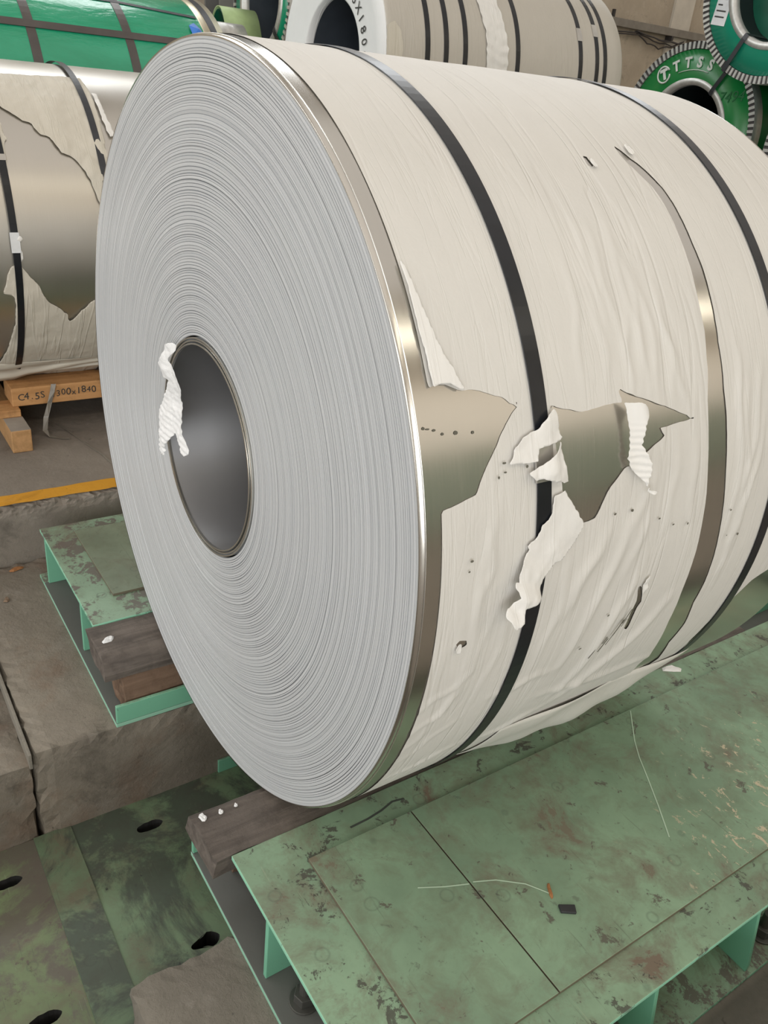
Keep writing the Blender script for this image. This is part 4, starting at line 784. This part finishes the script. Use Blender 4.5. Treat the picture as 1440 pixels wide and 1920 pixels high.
lpaper('left_clipwrap', lw(.02, 20), M['paper_white'], 0.005)
# the paper that bags below the coil, onto the pallet
ys = np.linspace(-0.30, 0.62, 70); vs = np.linspace(0, 1, 16); V = []; F_ = []
for i, y in enumerate(ys):
    ln_ = np.interp(y, [-0.3, -0.02, 0.03, 0.2, 0.45, 0.62], [0.20, 0.20, 0.16, 0.12, 0.07, 0.06])
    for v_ in vs:
        a0_ = -0.78; px = XC + (RL + .012) * math.cos(a0_) - 0.12 * v_ * ln_ / .2; pz = ZC + (RL + .012) * math.sin(a0_) - ln_ * v_ * 0.62
        V.append((px + 0.010 * math.sin(v_ * 11 + y * 6) * (0.3 + v_) + .008 * noise.noise(Vector((y * 9, v_ * 3, 0))), y, pz + .006 * noise.noise(Vector((y * 8, v_ * 5, 3)))))
for i in range(len(ys) - 1):
    for k in range(len(vs) - 1): F_.append((i * 16 + k, i * 16 + k + 1, (i + 1) * 16 + k + 1, (i + 1) * 16 + k))
o = mesh('paper_skirt', V, F_, M['paper_old'], lc, True); o.modifiers.new('solid', 'SOLIDIFY').thickness = .0006
sA = band('strap', XC, ZC, RL + .012, -0.029, -0.001, M['strap'], lc, seg=160)
strap_clip(-0.029, -0.001, 0.09, RL + .012, XC, ZC, sA, M['label'], 0.11)
strap_clip(-0.029, -0.001, 0.545, RL + .012, XC, ZC, sA, M['clip'], 0.035)
band('strap', XC, ZC, RL + .012, 0.362, 0.390, M['strap_far'], lc, seg=160)
# pallet
pal = thing('timber_pallet', (XC, 0.1, FLOOR), 'orange timber pallet with handwriting under the torn-paper coil', 'pallet')
for y0, y1 in ((-0.115, -0.030), (0.70, 0.785)):
    q = box('cross_block', -3.28, -1.90, y0, y1, FLOOR, FLOOR + 0.105, M['timber_x'], pal, 0.004)
    box('dusty_top', -2.058, -1.902, y0 + .001, y1 - .001, FLOOR + .1045, FLOOR + 0.1062, M['timber_top'], q, 0)
    box('wedge', -2.20, -2.06, y0 - .02, y1 - .005, FLOOR + .106, FLOOR + .140, M['timber'], pal, 0.003)
bm_ = box('side_beam', -2.268, -2.10, -0.06, 0.86, FLOOR + 0.140, FLOOR + 0.228, M['timber'], pal, 0.004)
box('side_beam', -3.10, -2.915, -0.50, 0.86, FLOOR + 0.106, FLOOR + 0.228, M['timber'], pal, 0.004)
for i, ch in enumerate('C4.5S 1300x1840'):
    if ch not in ' ': text('letter', ch, 0.044 * (1 + .12 * math.sin(i * 2.3)), M['ink'], bm_, (-2.0988, -0.02 + 0.0235 * i, FLOOR + 0.182 + .003 * math.sin(i * 1.7) + .0006 * i), (0, 1, .05 * math.sin(i)), (0, .1 * math.sin(i * 3.1), 1), 0.001)
tl = [(-2.092, 0.125, FLOOR + .236), (-2.086, 0.115, FLOOR + .20), (-2.088, 0.10, FLOOR + .15), (-2.08, 0.075, FLOOR + .08), (-2.06, 0.062, FLOOR + .025), (-2.03, 0.075, FLOOR + .004), (-1.99, 0.115, FLOOR + .003), (-1.98, 0.15, FLOOR + .003)]
tag(ribbon('tape_tail', tl, 0.022, [Vector((0.2, 1, 0)), Vector((.5, .8, .1)), Vector((-.2, 1, 0)), Vector((.3, .9, 0)), Vector((0, 1, .2)), Vector((.6, -.3, 0)) * -1, Vector((1, .3, 0)) * -1, Vector((1, .1, 0)) * -1], M['tape'], None, .0008, loc=(-2.0, 0.1, FLOOR)), 'twisted grey tape tail dangling from the pallet to the floor', 'tape')

# ---------------------------------------------------------------- film-wrapped green coils
def ring_flutes(name, cx, cz, r0, r1, y, n, parent, depth=0.012):
    """crimped metal edge ring: n folded tabs"""
    v = []; f = []; mi = []
    for k in range(n * 2):
        a0 = 2 * PI * k / (n * 2); a1 = 2 * PI * (k + 1) / (n * 2); yy = y - (depth if k % 2 else 0.003)
        b = len(v)
        for r, a in ((r0, a0), (r1, a0), (r1, a1), (r0, a1)): v.append((cx + r * math.cos(a), yy, cz + r * math.sin(a)))
        f.append((b, b + 1, b + 2, b + 3)); mi.append(0 if k % 2 else 1)
        for p, q in ((0, 1), (1, 2), (2, 3), (3, 0)):
            c = len(v)
            v += [v[b + p], v[b + q], (v[b + q][0], y + .002, v[b + q][2]), (v[b + p][0], y + .002, v[b + p][2])]
            f.append((c, c + 1, c + 2, c + 3)); mi.append(0 if k % 2 else 1)
    return mesh(name, v, f, None, parent, mats=[M['ring_metal'], M['ring_gap']], mi=mi)
def green_coil(x, y, z, r, bore, L, label, film, strap_a=None, flutes=90, rings=True, inner='black_void', cat='steel coil', group=None):
    t = thing('wrapped_coil', (x, y + L / 2, z - r), label, cat, group)
    lathe('film_wrap', [(r, y + .01)] + [(r, q) for q in np.linspace(y + .03, y + L - .03, 8)] + [(r - .01, y + L), (bore, y + L)], x, z, film, t, 96)
    lathe('end_cover', [(bore + .02, y), (r * 0.92, y), (r * 0.92, y + .012)], x, z, film, t, 96)
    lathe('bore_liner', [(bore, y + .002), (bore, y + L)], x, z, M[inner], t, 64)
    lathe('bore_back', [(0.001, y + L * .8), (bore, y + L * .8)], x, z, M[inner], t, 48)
    if rings:
        ring_flutes('edge_ring', x, z, r * 0.925, r * 1.004, y + .004, flutes, t)
        lathe('edge_band', [(r * 1.004, y - .008), (r * 1.006, y), (r * 1.006, y + .09), (r, y + .092)], x, z, M['ring_metal'], t, 96)
    lathe('inner_ring', [(bore - .001, y + .05), (bore - .001, y - .008), (bore + .045, y - .008), (bore + .047, y + .001)], x, z, M['ring_metal'], t, 72)
    if strap_a is not None:
        ca, sa = math.cos(strap_a), math.sin(strap_a)
        pts = [(x + q * ca, yy, z + q * sa) for q, yy in ((bore - .004, y + .25), (bore - .004, y - .012), (bore + .03, y - .018), (r * .9, y - .018), (r * 1.012, y - .016), (r * 1.014, y + .02), (r * 1.012, y + L))]
        ribbon('strap', pts, 0.034, (-sa, 0, ca), M['strap_far'], t, .0015)
    return t
AX, AZ = (1, 0, 0), (0, 0, 1)
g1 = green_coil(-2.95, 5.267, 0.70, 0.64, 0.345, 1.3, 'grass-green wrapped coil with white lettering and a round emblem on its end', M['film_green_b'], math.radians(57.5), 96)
for ch, ang in (('T', 112.7), ('T', 100), ('S', 87.5), ('S', 75.5)):
    a = math.radians(ang); q = 0.498
    text('letter', ch, 0.10, M['white_paint'], g1, (-2.95 + q * math.cos(a), 5.263, 0.70 + q * math.sin(a)), (math.sin(a), 0, -math.cos(a)), (math.cos(a), 0, math.sin(a)), .004, weight=.004)
pts = [(-2.95 + .448 * math.cos(math.radians(d)), 5.264, .70 + .448 * math.sin(math.radians(d))) for d in range(75, 114, 6)]
tube('underline', pts, 0.003, M['white_paint'], g1, 6)
ea = math.radians(127); ex_, ez_ = -2.95 + .497 * math.cos(ea), .70 + .497 * math.sin(ea)
tube('emblem_circle', [(ex_ + .058 * math.cos(math.radians(d)), 5.263, ez_ + .058 * math.sin(math.radians(d))) for d in range(40, 371, 15)], 0.007, M['white_paint'], g1, 6)
text('emblem_letter', 'T', 0.10, M['white_paint'], g1, (ex_ + .007, 5.262, ez_), (math.cos(.45), 0, math.sin(.45)), (-math.sin(.45), 0, math.cos(.45)), .004, weight=.007)
for i, ch in enumerate('7494'): text('letter', ch, 0.11, M['ink_faint'], g1, (-2.95 + .29 + .055 * i, 5.263, .97 + .008 * i), (1, 0, .1), (-.1, 0, 1), .002, shear=.2)
g2 = green_coil(-2.16, 4.914, 1.67, 0.60, 0.352, 1.3, 'upper bluish-green wrapped coil with a label, stacked on the lettered coil', plain('teal_green_film', (0.012, 0.26, 0.16), .22, 0, .1, 3, .1, 6, .6), math.radians(-117.4), 104)
def label_sheet(parent, cx, y, cz, w, h, rot):
    ca, sa = math.cos(rot), math.sin(rot)
    T_ = lambda a, b: (cx + a * ca - b * sa, y, cz + a * sa + b * ca)
    o = mesh('label_sheet', [T_(-w, -h), T_(w, -h), T_(w, h), T_(-w, h)] + [(p[0], p[1] + .002, p[2]) for p in (T_(-w, -h), T_(w, -h), T_(w, h), T_(-w, h))], [(0, 1, 2, 3), (7, 6, 5, 4), (0, 4, 5, 1), (1, 5, 6, 2), (2, 6, 7, 3), (3, 7, 4, 0)], M['label'], parent)
    q = random.Random(int(cx * 100))
    for k in range(7):
        b = h * (.75 - k * .24); a0 = -w * .75; a1 = w * q.uniform(-.1, .75)
        pp = [T_(a0, b), T_(a1, b), T_(a1, b + h * .06), T_(a0, b + h * .06)]
        mesh('print_line', [(p[0], p[1] - .001, p[2]) for p in pp], [(0, 1, 2, 3)], M['ink'], o)
    return o
label_sheet(g2, -2.575, 4.91, 1.56, .058, .15, -.10)
mesh('inner_flap', [(-2.30, 5.02, 1.58), (-2.20, 5.02, 1.50), (-2.17, 5.08, 1.78), (-2.29, 5.08, 1.80)], [(0, 1, 2, 3)], M['label'], g2)
lathe('bore_card', [(0.001, 5.12), (0.351, 5.12)], -2.16, 1.67, M['film_deep'], g2, 48)
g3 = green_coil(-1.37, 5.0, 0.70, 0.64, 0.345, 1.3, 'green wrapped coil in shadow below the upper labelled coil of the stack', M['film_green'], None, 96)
# small coils and timbers that carry the stack
def plain_coil(x, y, z, r, L, label, mat, group=None):
    t = thing('wrapped_coil', (x, y + L / 2, z - r), label, 'steel coil', group)
    lathe('paper_body', [(.255, y), (r - .01, y), (r, y + .01)] + [(r, q) for q in np.linspace(y + .05, y + L - .05, 4)] + [(r, y + L - .01), (r - .01, y + L), (.255, y + L)], x, z, mat, t, 72)
    lathe('bore', [(.255, y + L), (.255, y)], x, z, M['bore_grey'], t, 40)
    for q in (.25, .75): band('strap', x, z, r + .001, y + L * q, y + L * q + .03, M['strap_far'], t, seg=72)
    return t
for i, x in enumerate((-3.4, -2.5, -1.6, -0.75)):
    plain_coil(x, 5.3, FLOOR + .40, 0.40, 1.1, 'low paper-wrapped coil on the floor under the green stack', M['paper_bg'], 'low coils under the green stack')
for y in (5.45, 6.05):
    tag(box('timber_beam', -3.7, -0.5, y, y + .12, FLOOR + .8025, 0.0585, M['timber_x'], None, .004), 'long timber beam laid across the low coils beneath the green stack', 'timber beam', 'timbers under the green stack')

# beige paper-wrapped coil in the middle background
wx, wy, wz, wr, wb = -2.78, 1.90, 0.915, 0.56, 0.295
wc = thing('wrapped_coil', (wx, wy + .9, wz - wr), 'beige paper-wrapped coil with many black straps and a white end behind the big coil', 'steel coil')
WL = 1.76
lathe('paper_body', [(wr - .006, wy + .002), (wr, wy + .012)] + [(wr, q) for q in np.linspace(wy + .03, wy + WL - .02, 30)] + [(wr - .012, wy + WL), (wb, wy + WL)], wx, wz, M['paper_bg'], wc, 128)
er = lathe('end_ring', [(wb, wy + .05), (wb, wy + .004), (wb + .01, wy), (wr * .80, wy + .006), (wr * .83, wy - .004), (wr - .02, wy - .004), (wr - .004, wy + .004)], wx, wz, paper('white_end_paper', (.80, .80, .80), .9, False), wc, 96)
lathe('bore', [(wb - .001, wy + .05), (wb - .001, wy + WL)], wx, wz, M['bore_grey'], wc, 64)
lathe('bore_back', [(.001, wy + 0.9), (wb, wy + 0.9)], wx, wz, M['bore_grey'], wc, 48)
for i, ch in enumerate('5X1800L'):
    a = math.radians(52 - 9.5 * i); q = wb + .055
    text('letter', ch, 0.07, M['ink'], er, (wx + q * math.cos(a), wy - .002, wz + q * math.sin(a)), (math.sin(a), 0, -math.cos(a)), (math.cos(a), 0, math.sin(a)), .001)
wst = []
for y in (2.157, 2.279, 2.409, 2.787, 3.285, 3.425, 3.495):
    wst.append(band('strap', wx, wz, wr + .002, y - .016, y + .016, M['strap'], wc, seg=128))
for st_, y, a in ((wst[4], 3.285, .50), (wst[5], 3.425, .57)): strap_clip(y - .016, y + .016, a, wr + .002, wx, wz, st_, M['clip'], .13)
cylW = on_cyl(wx, wz, wr)
pw = [(q * wr, y + .07) for q, y in ((-.4, 2.50), (.5, 2.47), (1.2, 2.42), (2.0, 2.40), (2.0, 2.52), (1.2, 2.56), (.5, 2.62), (-.4, 2.66))]
clipped('overlap_tape', np.arange(-.25, 1.15, .008), np.arange(2.44, 2.76, .008), lambda s, y: -sdf(pw, s, y) + .02 * fbm(s * 14, y * 14), cylW(lambda s, y: .0055 + .002 * np.sin(s * 95 + 5 * fbm(s * 6, y * 9)) + .004 * np.abs(fbm(s * 14, y * 14))), M['paper_white'], wc)
pb = [(.10 * wr, 1.90), (.30 * wr, 1.90), (.34 * wr, 1.95), (.28 * wr, 1.99), (.1 * wr, 2.0), (-.2 * wr, 1.97), (-.2 * wr, 1.9)]
clipped('stained_patch', np.arange(-.15, .22, .008), np.arange(1.88, 2.02, .008), lambda s, y: -sdf(pb, s, y) + .006 * fbm(s * 30, y * 30), cylW(lambda s, y: .003 + 0 * s), M['paper_old'], wc)
for x in (-3.36, -2.2):
    plain_coil(x, 1.97, FLOOR + .54, .54, 1.6, 'low paper-wrapped coil on the floor under the beige coil', M['paper_bg'], 'low coils under the beige coil')
for y in (2.05, 3.1):
    tag(box('timber_beam', -3.8, -1.72, y, y + .12, FLOOR + 1.082, wz - wr - .002, M['timber_x'], None, .004), 'timber beam laid across the low coils beneath the beige coil', 'timber beam', 'timbers under the beige coil')

# big green coil at the left edge
bx, bz, br = -4.4, 0.23, 0.95
by0, by1 = -0.9, 1.72
bg = thing('wrapped_coil', (bx, .4, bz - br), 'large glossy green wrapped coil with crossed dark straps behind the bare coil', 'steel coil')
kf = NT('glossy_green_film'); vv = kf.coord()
kn = kf.noise(kf.coord(scale=(3, 1, 3)), 2.2, 5, .6, .4); kw = kf.noise(kf.coord(scale=(2, .6, 2)), 7, 4, .6, .8)
kf.set(color=kf.mix(kf.ramp(kn, .35, .65), (.014, .29, .15), (.025, .36, .20)), rough=.2, spec=.6, coat=.3); kf.bump(kf.math('ADD', kn, kf.math('MULTIPLY', kw, .35)), .28, .03)
lathe('film_wrap', [(br, q) for q in np.linspace(by0, by1 - .12, 20)], bx, bz, kf.m, bg, 128)
lathe('edge_band', [(br + .001, by1 - .13), (br + .006, by1 - .125), (br + .006, by1), (br - .06, by1 + .004)], bx, bz, plain('brass_edge_band', (.62, .56, .42), .32, .8), bg, 128)
lathe('end_cover', [(.255, by1), (br - .06, by1 + .002)], bx, bz, M['film_green'], bg, 96)
lathe('end_cover', [(.255, by0), (br, by0)], bx, bz, M['film_green'], bg, 96)
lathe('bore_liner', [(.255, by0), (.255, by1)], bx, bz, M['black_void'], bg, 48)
band('strap', bx, bz, br + .007, by1 - .085, by1 - .04, M['strap_far'], bg, seg=128)
for y in (0.51, 1.06): band('strap', bx, bz, br + .002, y, y + .052, plain('brown_grey_strap', (.085, .075, .07), .3), bg, seg=128)
a_ = 0.80
ribbon('cross_strap', [(bx + (br + .005) * math.cos(a_), y, bz + (br + .005) * math.sin(a_)) for y in (by0, 0, .6, 1.1, by1 - .05)], .05, (-math.sin(a_), 0, math.cos(a_)), plain('brown_grey_strap_b', (.085, .075, .07), .3), bg, .0025)
a_ = 1.13
ribbon('film_lap', [(bx + (br + .002) * math.cos(q), y, bz + (br + .002) * math.sin(q)) for y, q in ((by0, 1.1), (.6, 1.13), (1.1, 1.12), (1.58, 1.06))], .03, (-math.sin(a_), 0, math.cos(a_)), M['strap_far'], bg, .002)
tp_ = [(bx + (br + .012) * math.cos(q), y, bz + (br + .012) * math.sin(q)) for q, y in ((.95, 1.50), (.98, 1.54), (.93, 1.57), (.84, 1.58), (.80, 1.55), (.86, 1.50))]
c_ = tuple(np.mean(tp_, 0) + np.array([.02, 0, .02]))
mesh('blue_tape', tp_ + [c_], [(i, (i + 1) % 6, 6) for i in range(6)], M['blue'], bg)
for y in (-.5, 1.2):
    tag(box('timber_beam', -5.0, -3.8, y, y + .14, FLOOR, FLOOR + .0805, M['timber_x'], None, .004), 'short floor timber under the large green coil', 'timber beam', 'floor timbers under the large green coil')

# small green coil with a label in its bore
g4 = green_coil(-4.76, 2.43, 1.27, .47, .305, 1.2, 'green wrapped coil with a label inside its wide bore, left of the beige coil', M['film_green'], math.radians(-38), 70, inner='bore_grey')
lathe('bore_card', [(.001, 2.80), (.304, 2.80)], -4.76, 1.27, M['film_deep'], g4, 48)
label_sheet(g4, -4.79, 2.70, 1.30, .085, .21, .06)
plain_coil(-4.76, 2.5, FLOOR + .74, .74, 1.1, 'tall paper-wrapped coil on the floor under the small green coil', M['paper_bg'])
for y in (2.6, 3.3):
    tag(box('timber_beam', -5.15, -4.37, y, y + .12, FLOOR + 1.482, 1.27 - .47 - .002, M['timber_x'], None, .004), 'short timber packing between the tall paper coil and the small green coil', 'timber beam', 'timbers under the small green coil')
# a grey building column, a curled wrapper sheet and a pipe end in the gap
col = thing('steel_column', (-6.3, 3.0, FLOOR), 'grey steel building column standing behind the green coils', 'column')
box('web', -6.45, -6.15, 2.98, 3.02, FLOOR, CEIL, M['grey_steel'], col, .002)
for x in (-6.46, -6.14): box('flange', x - .012, x + .012, 2.7, 3.3, FLOOR, CEIL, M['grey_steel'], col, .002)

# curled wrapper sheet and a pipe end showing above the big coil
def arch(name, y0, y1, x0, w, z0, h, t, mat, parent, n=20, lean=0.0):
    """arched sheet: profile in x-z swept along y"""
    v = []; f = []
    for y in (y0, y1):
        for k in range(n + 1):
            u = -1 + 2 * k / n
            v.append((x0 + w * u + lean * (y - y0), y, z0 + h * (1 - abs(u) ** 2.2)))
    for k in range(n): f.append((k, k + 1, n + 2 + k, n + 1 + k))
    o = mesh(name, v, f, mat, parent, True); m_ = o.modifiers.new('solid', 'SOLIDIFY'); m_.thickness = t; m_.offset = 1
    return o
cs = thing('wrapper_sheet', (-4.60, 2.2, 0.70), 'curled wrapper sheet, dark green inside and pale green outside, arching above the big coil', 'wrapper sheet')
arch('pale_sheet', 2.08, 2.36, -4.74, 0.24, 0.70, 0.485, 0.006, M['film_pale'], cs)
arch('green_lining', 2.085, 2.36, -4.74, 0.225, 0.70, 0.468, 0.004, M['film_deep'], cs)
mesh('back_card', [(-4.97, 2.30, 0.70), (-4.51, 2.30, 0.70), (-4.51, 2.30, 0.82), (-4.60, 2.30, 1.05), (-4.74, 2.30, 1.165), (-4.88, 2.30, 1.05), (-4.97, 2.30, 0.82)], [tuple(range(7))], M['film_deep'], cs)
pe = thing('pipe_end', (-4.66, 1.95, 0.70), 'grey sheet-metal arch with a pale rim in front of the curled wrapper', 'metal arch')
arch('grey_shell', 1.86, 2.06, -4.30, 0.22, 0.78, 0.285, 0.008, M['ring_metal'], pe)
mesh('grey_front', [(-4.30 + .21 * u, 1.875, .78 + .275 * (1 - abs(u) ** 2.2)) for u in np.linspace(-1, 1, 17)], [tuple(range(17))], M['grey_steel'], pe)
st_ = thing('timber_stand', (-4.5, 2.1, FLOOR), 'plain timber trestle carrying the curled wrapper sheet', 'trestle')
box('top_board', -5.0, -4.05, 1.84, 2.40, 0.655, 0.695, M['timber_x'], st_, .003)
for x in (-4.95, -4.15):
    for y in (1.87, 2.31): box('leg', x, x + .07, y, y + .07, FLOOR, 0.66, M['timber'], st_, .003)
box('packing', -4.53, -4.07, 1.84, 2.07, 0.70, 0.78, M['timber_x'], st_, .003)

# cable tray along the plaster wall
tr = thing('cable_tray', (-6.9, 9.5, 1.75), 'grey cable tray with sagging cables along the plaster wall', 'cable tray')
box('tray_side', -6.90, -6.885, 7.4, 10.6, 1.755, 1.845, M['tray'], tr, .003)
box('tray_base', -6.995, -6.90, 7.4, 10.6, 1.755, 1.765, M['tray'], tr, 0)
for y in (8.45, 9.62, 10.5):
    box('bracket', -6.995, -6.88, y, y + .035, 1.70, 1.755, M['cable'], tr, .002)
box('bracket', -6.93, -6.89, 8.42, 8.45, 1.76, 1.93, M['cable'], tr, .002)
for i, (za, sag, y0, y1) in enumerate(((1.735, .05, 8.9, 10.5), (1.725, .085, 8.9, 10.45), (1.715, .12, 8.92, 9.9), (1.72, .025, 7.5, 8.95), (1.70, .03, 7.5, 8.97), (1.74, .065, 8.9, 10.3))):
    tube('cable', [(-6.905 + .006 * i, y0 + (y1 - y0) * q / 12, za - sag * math.sin(PI * q / 12) * (1 + .15 * math.sin(q * 2 + i))) for q in range(13)], .009, M['cable'], tr, 6)
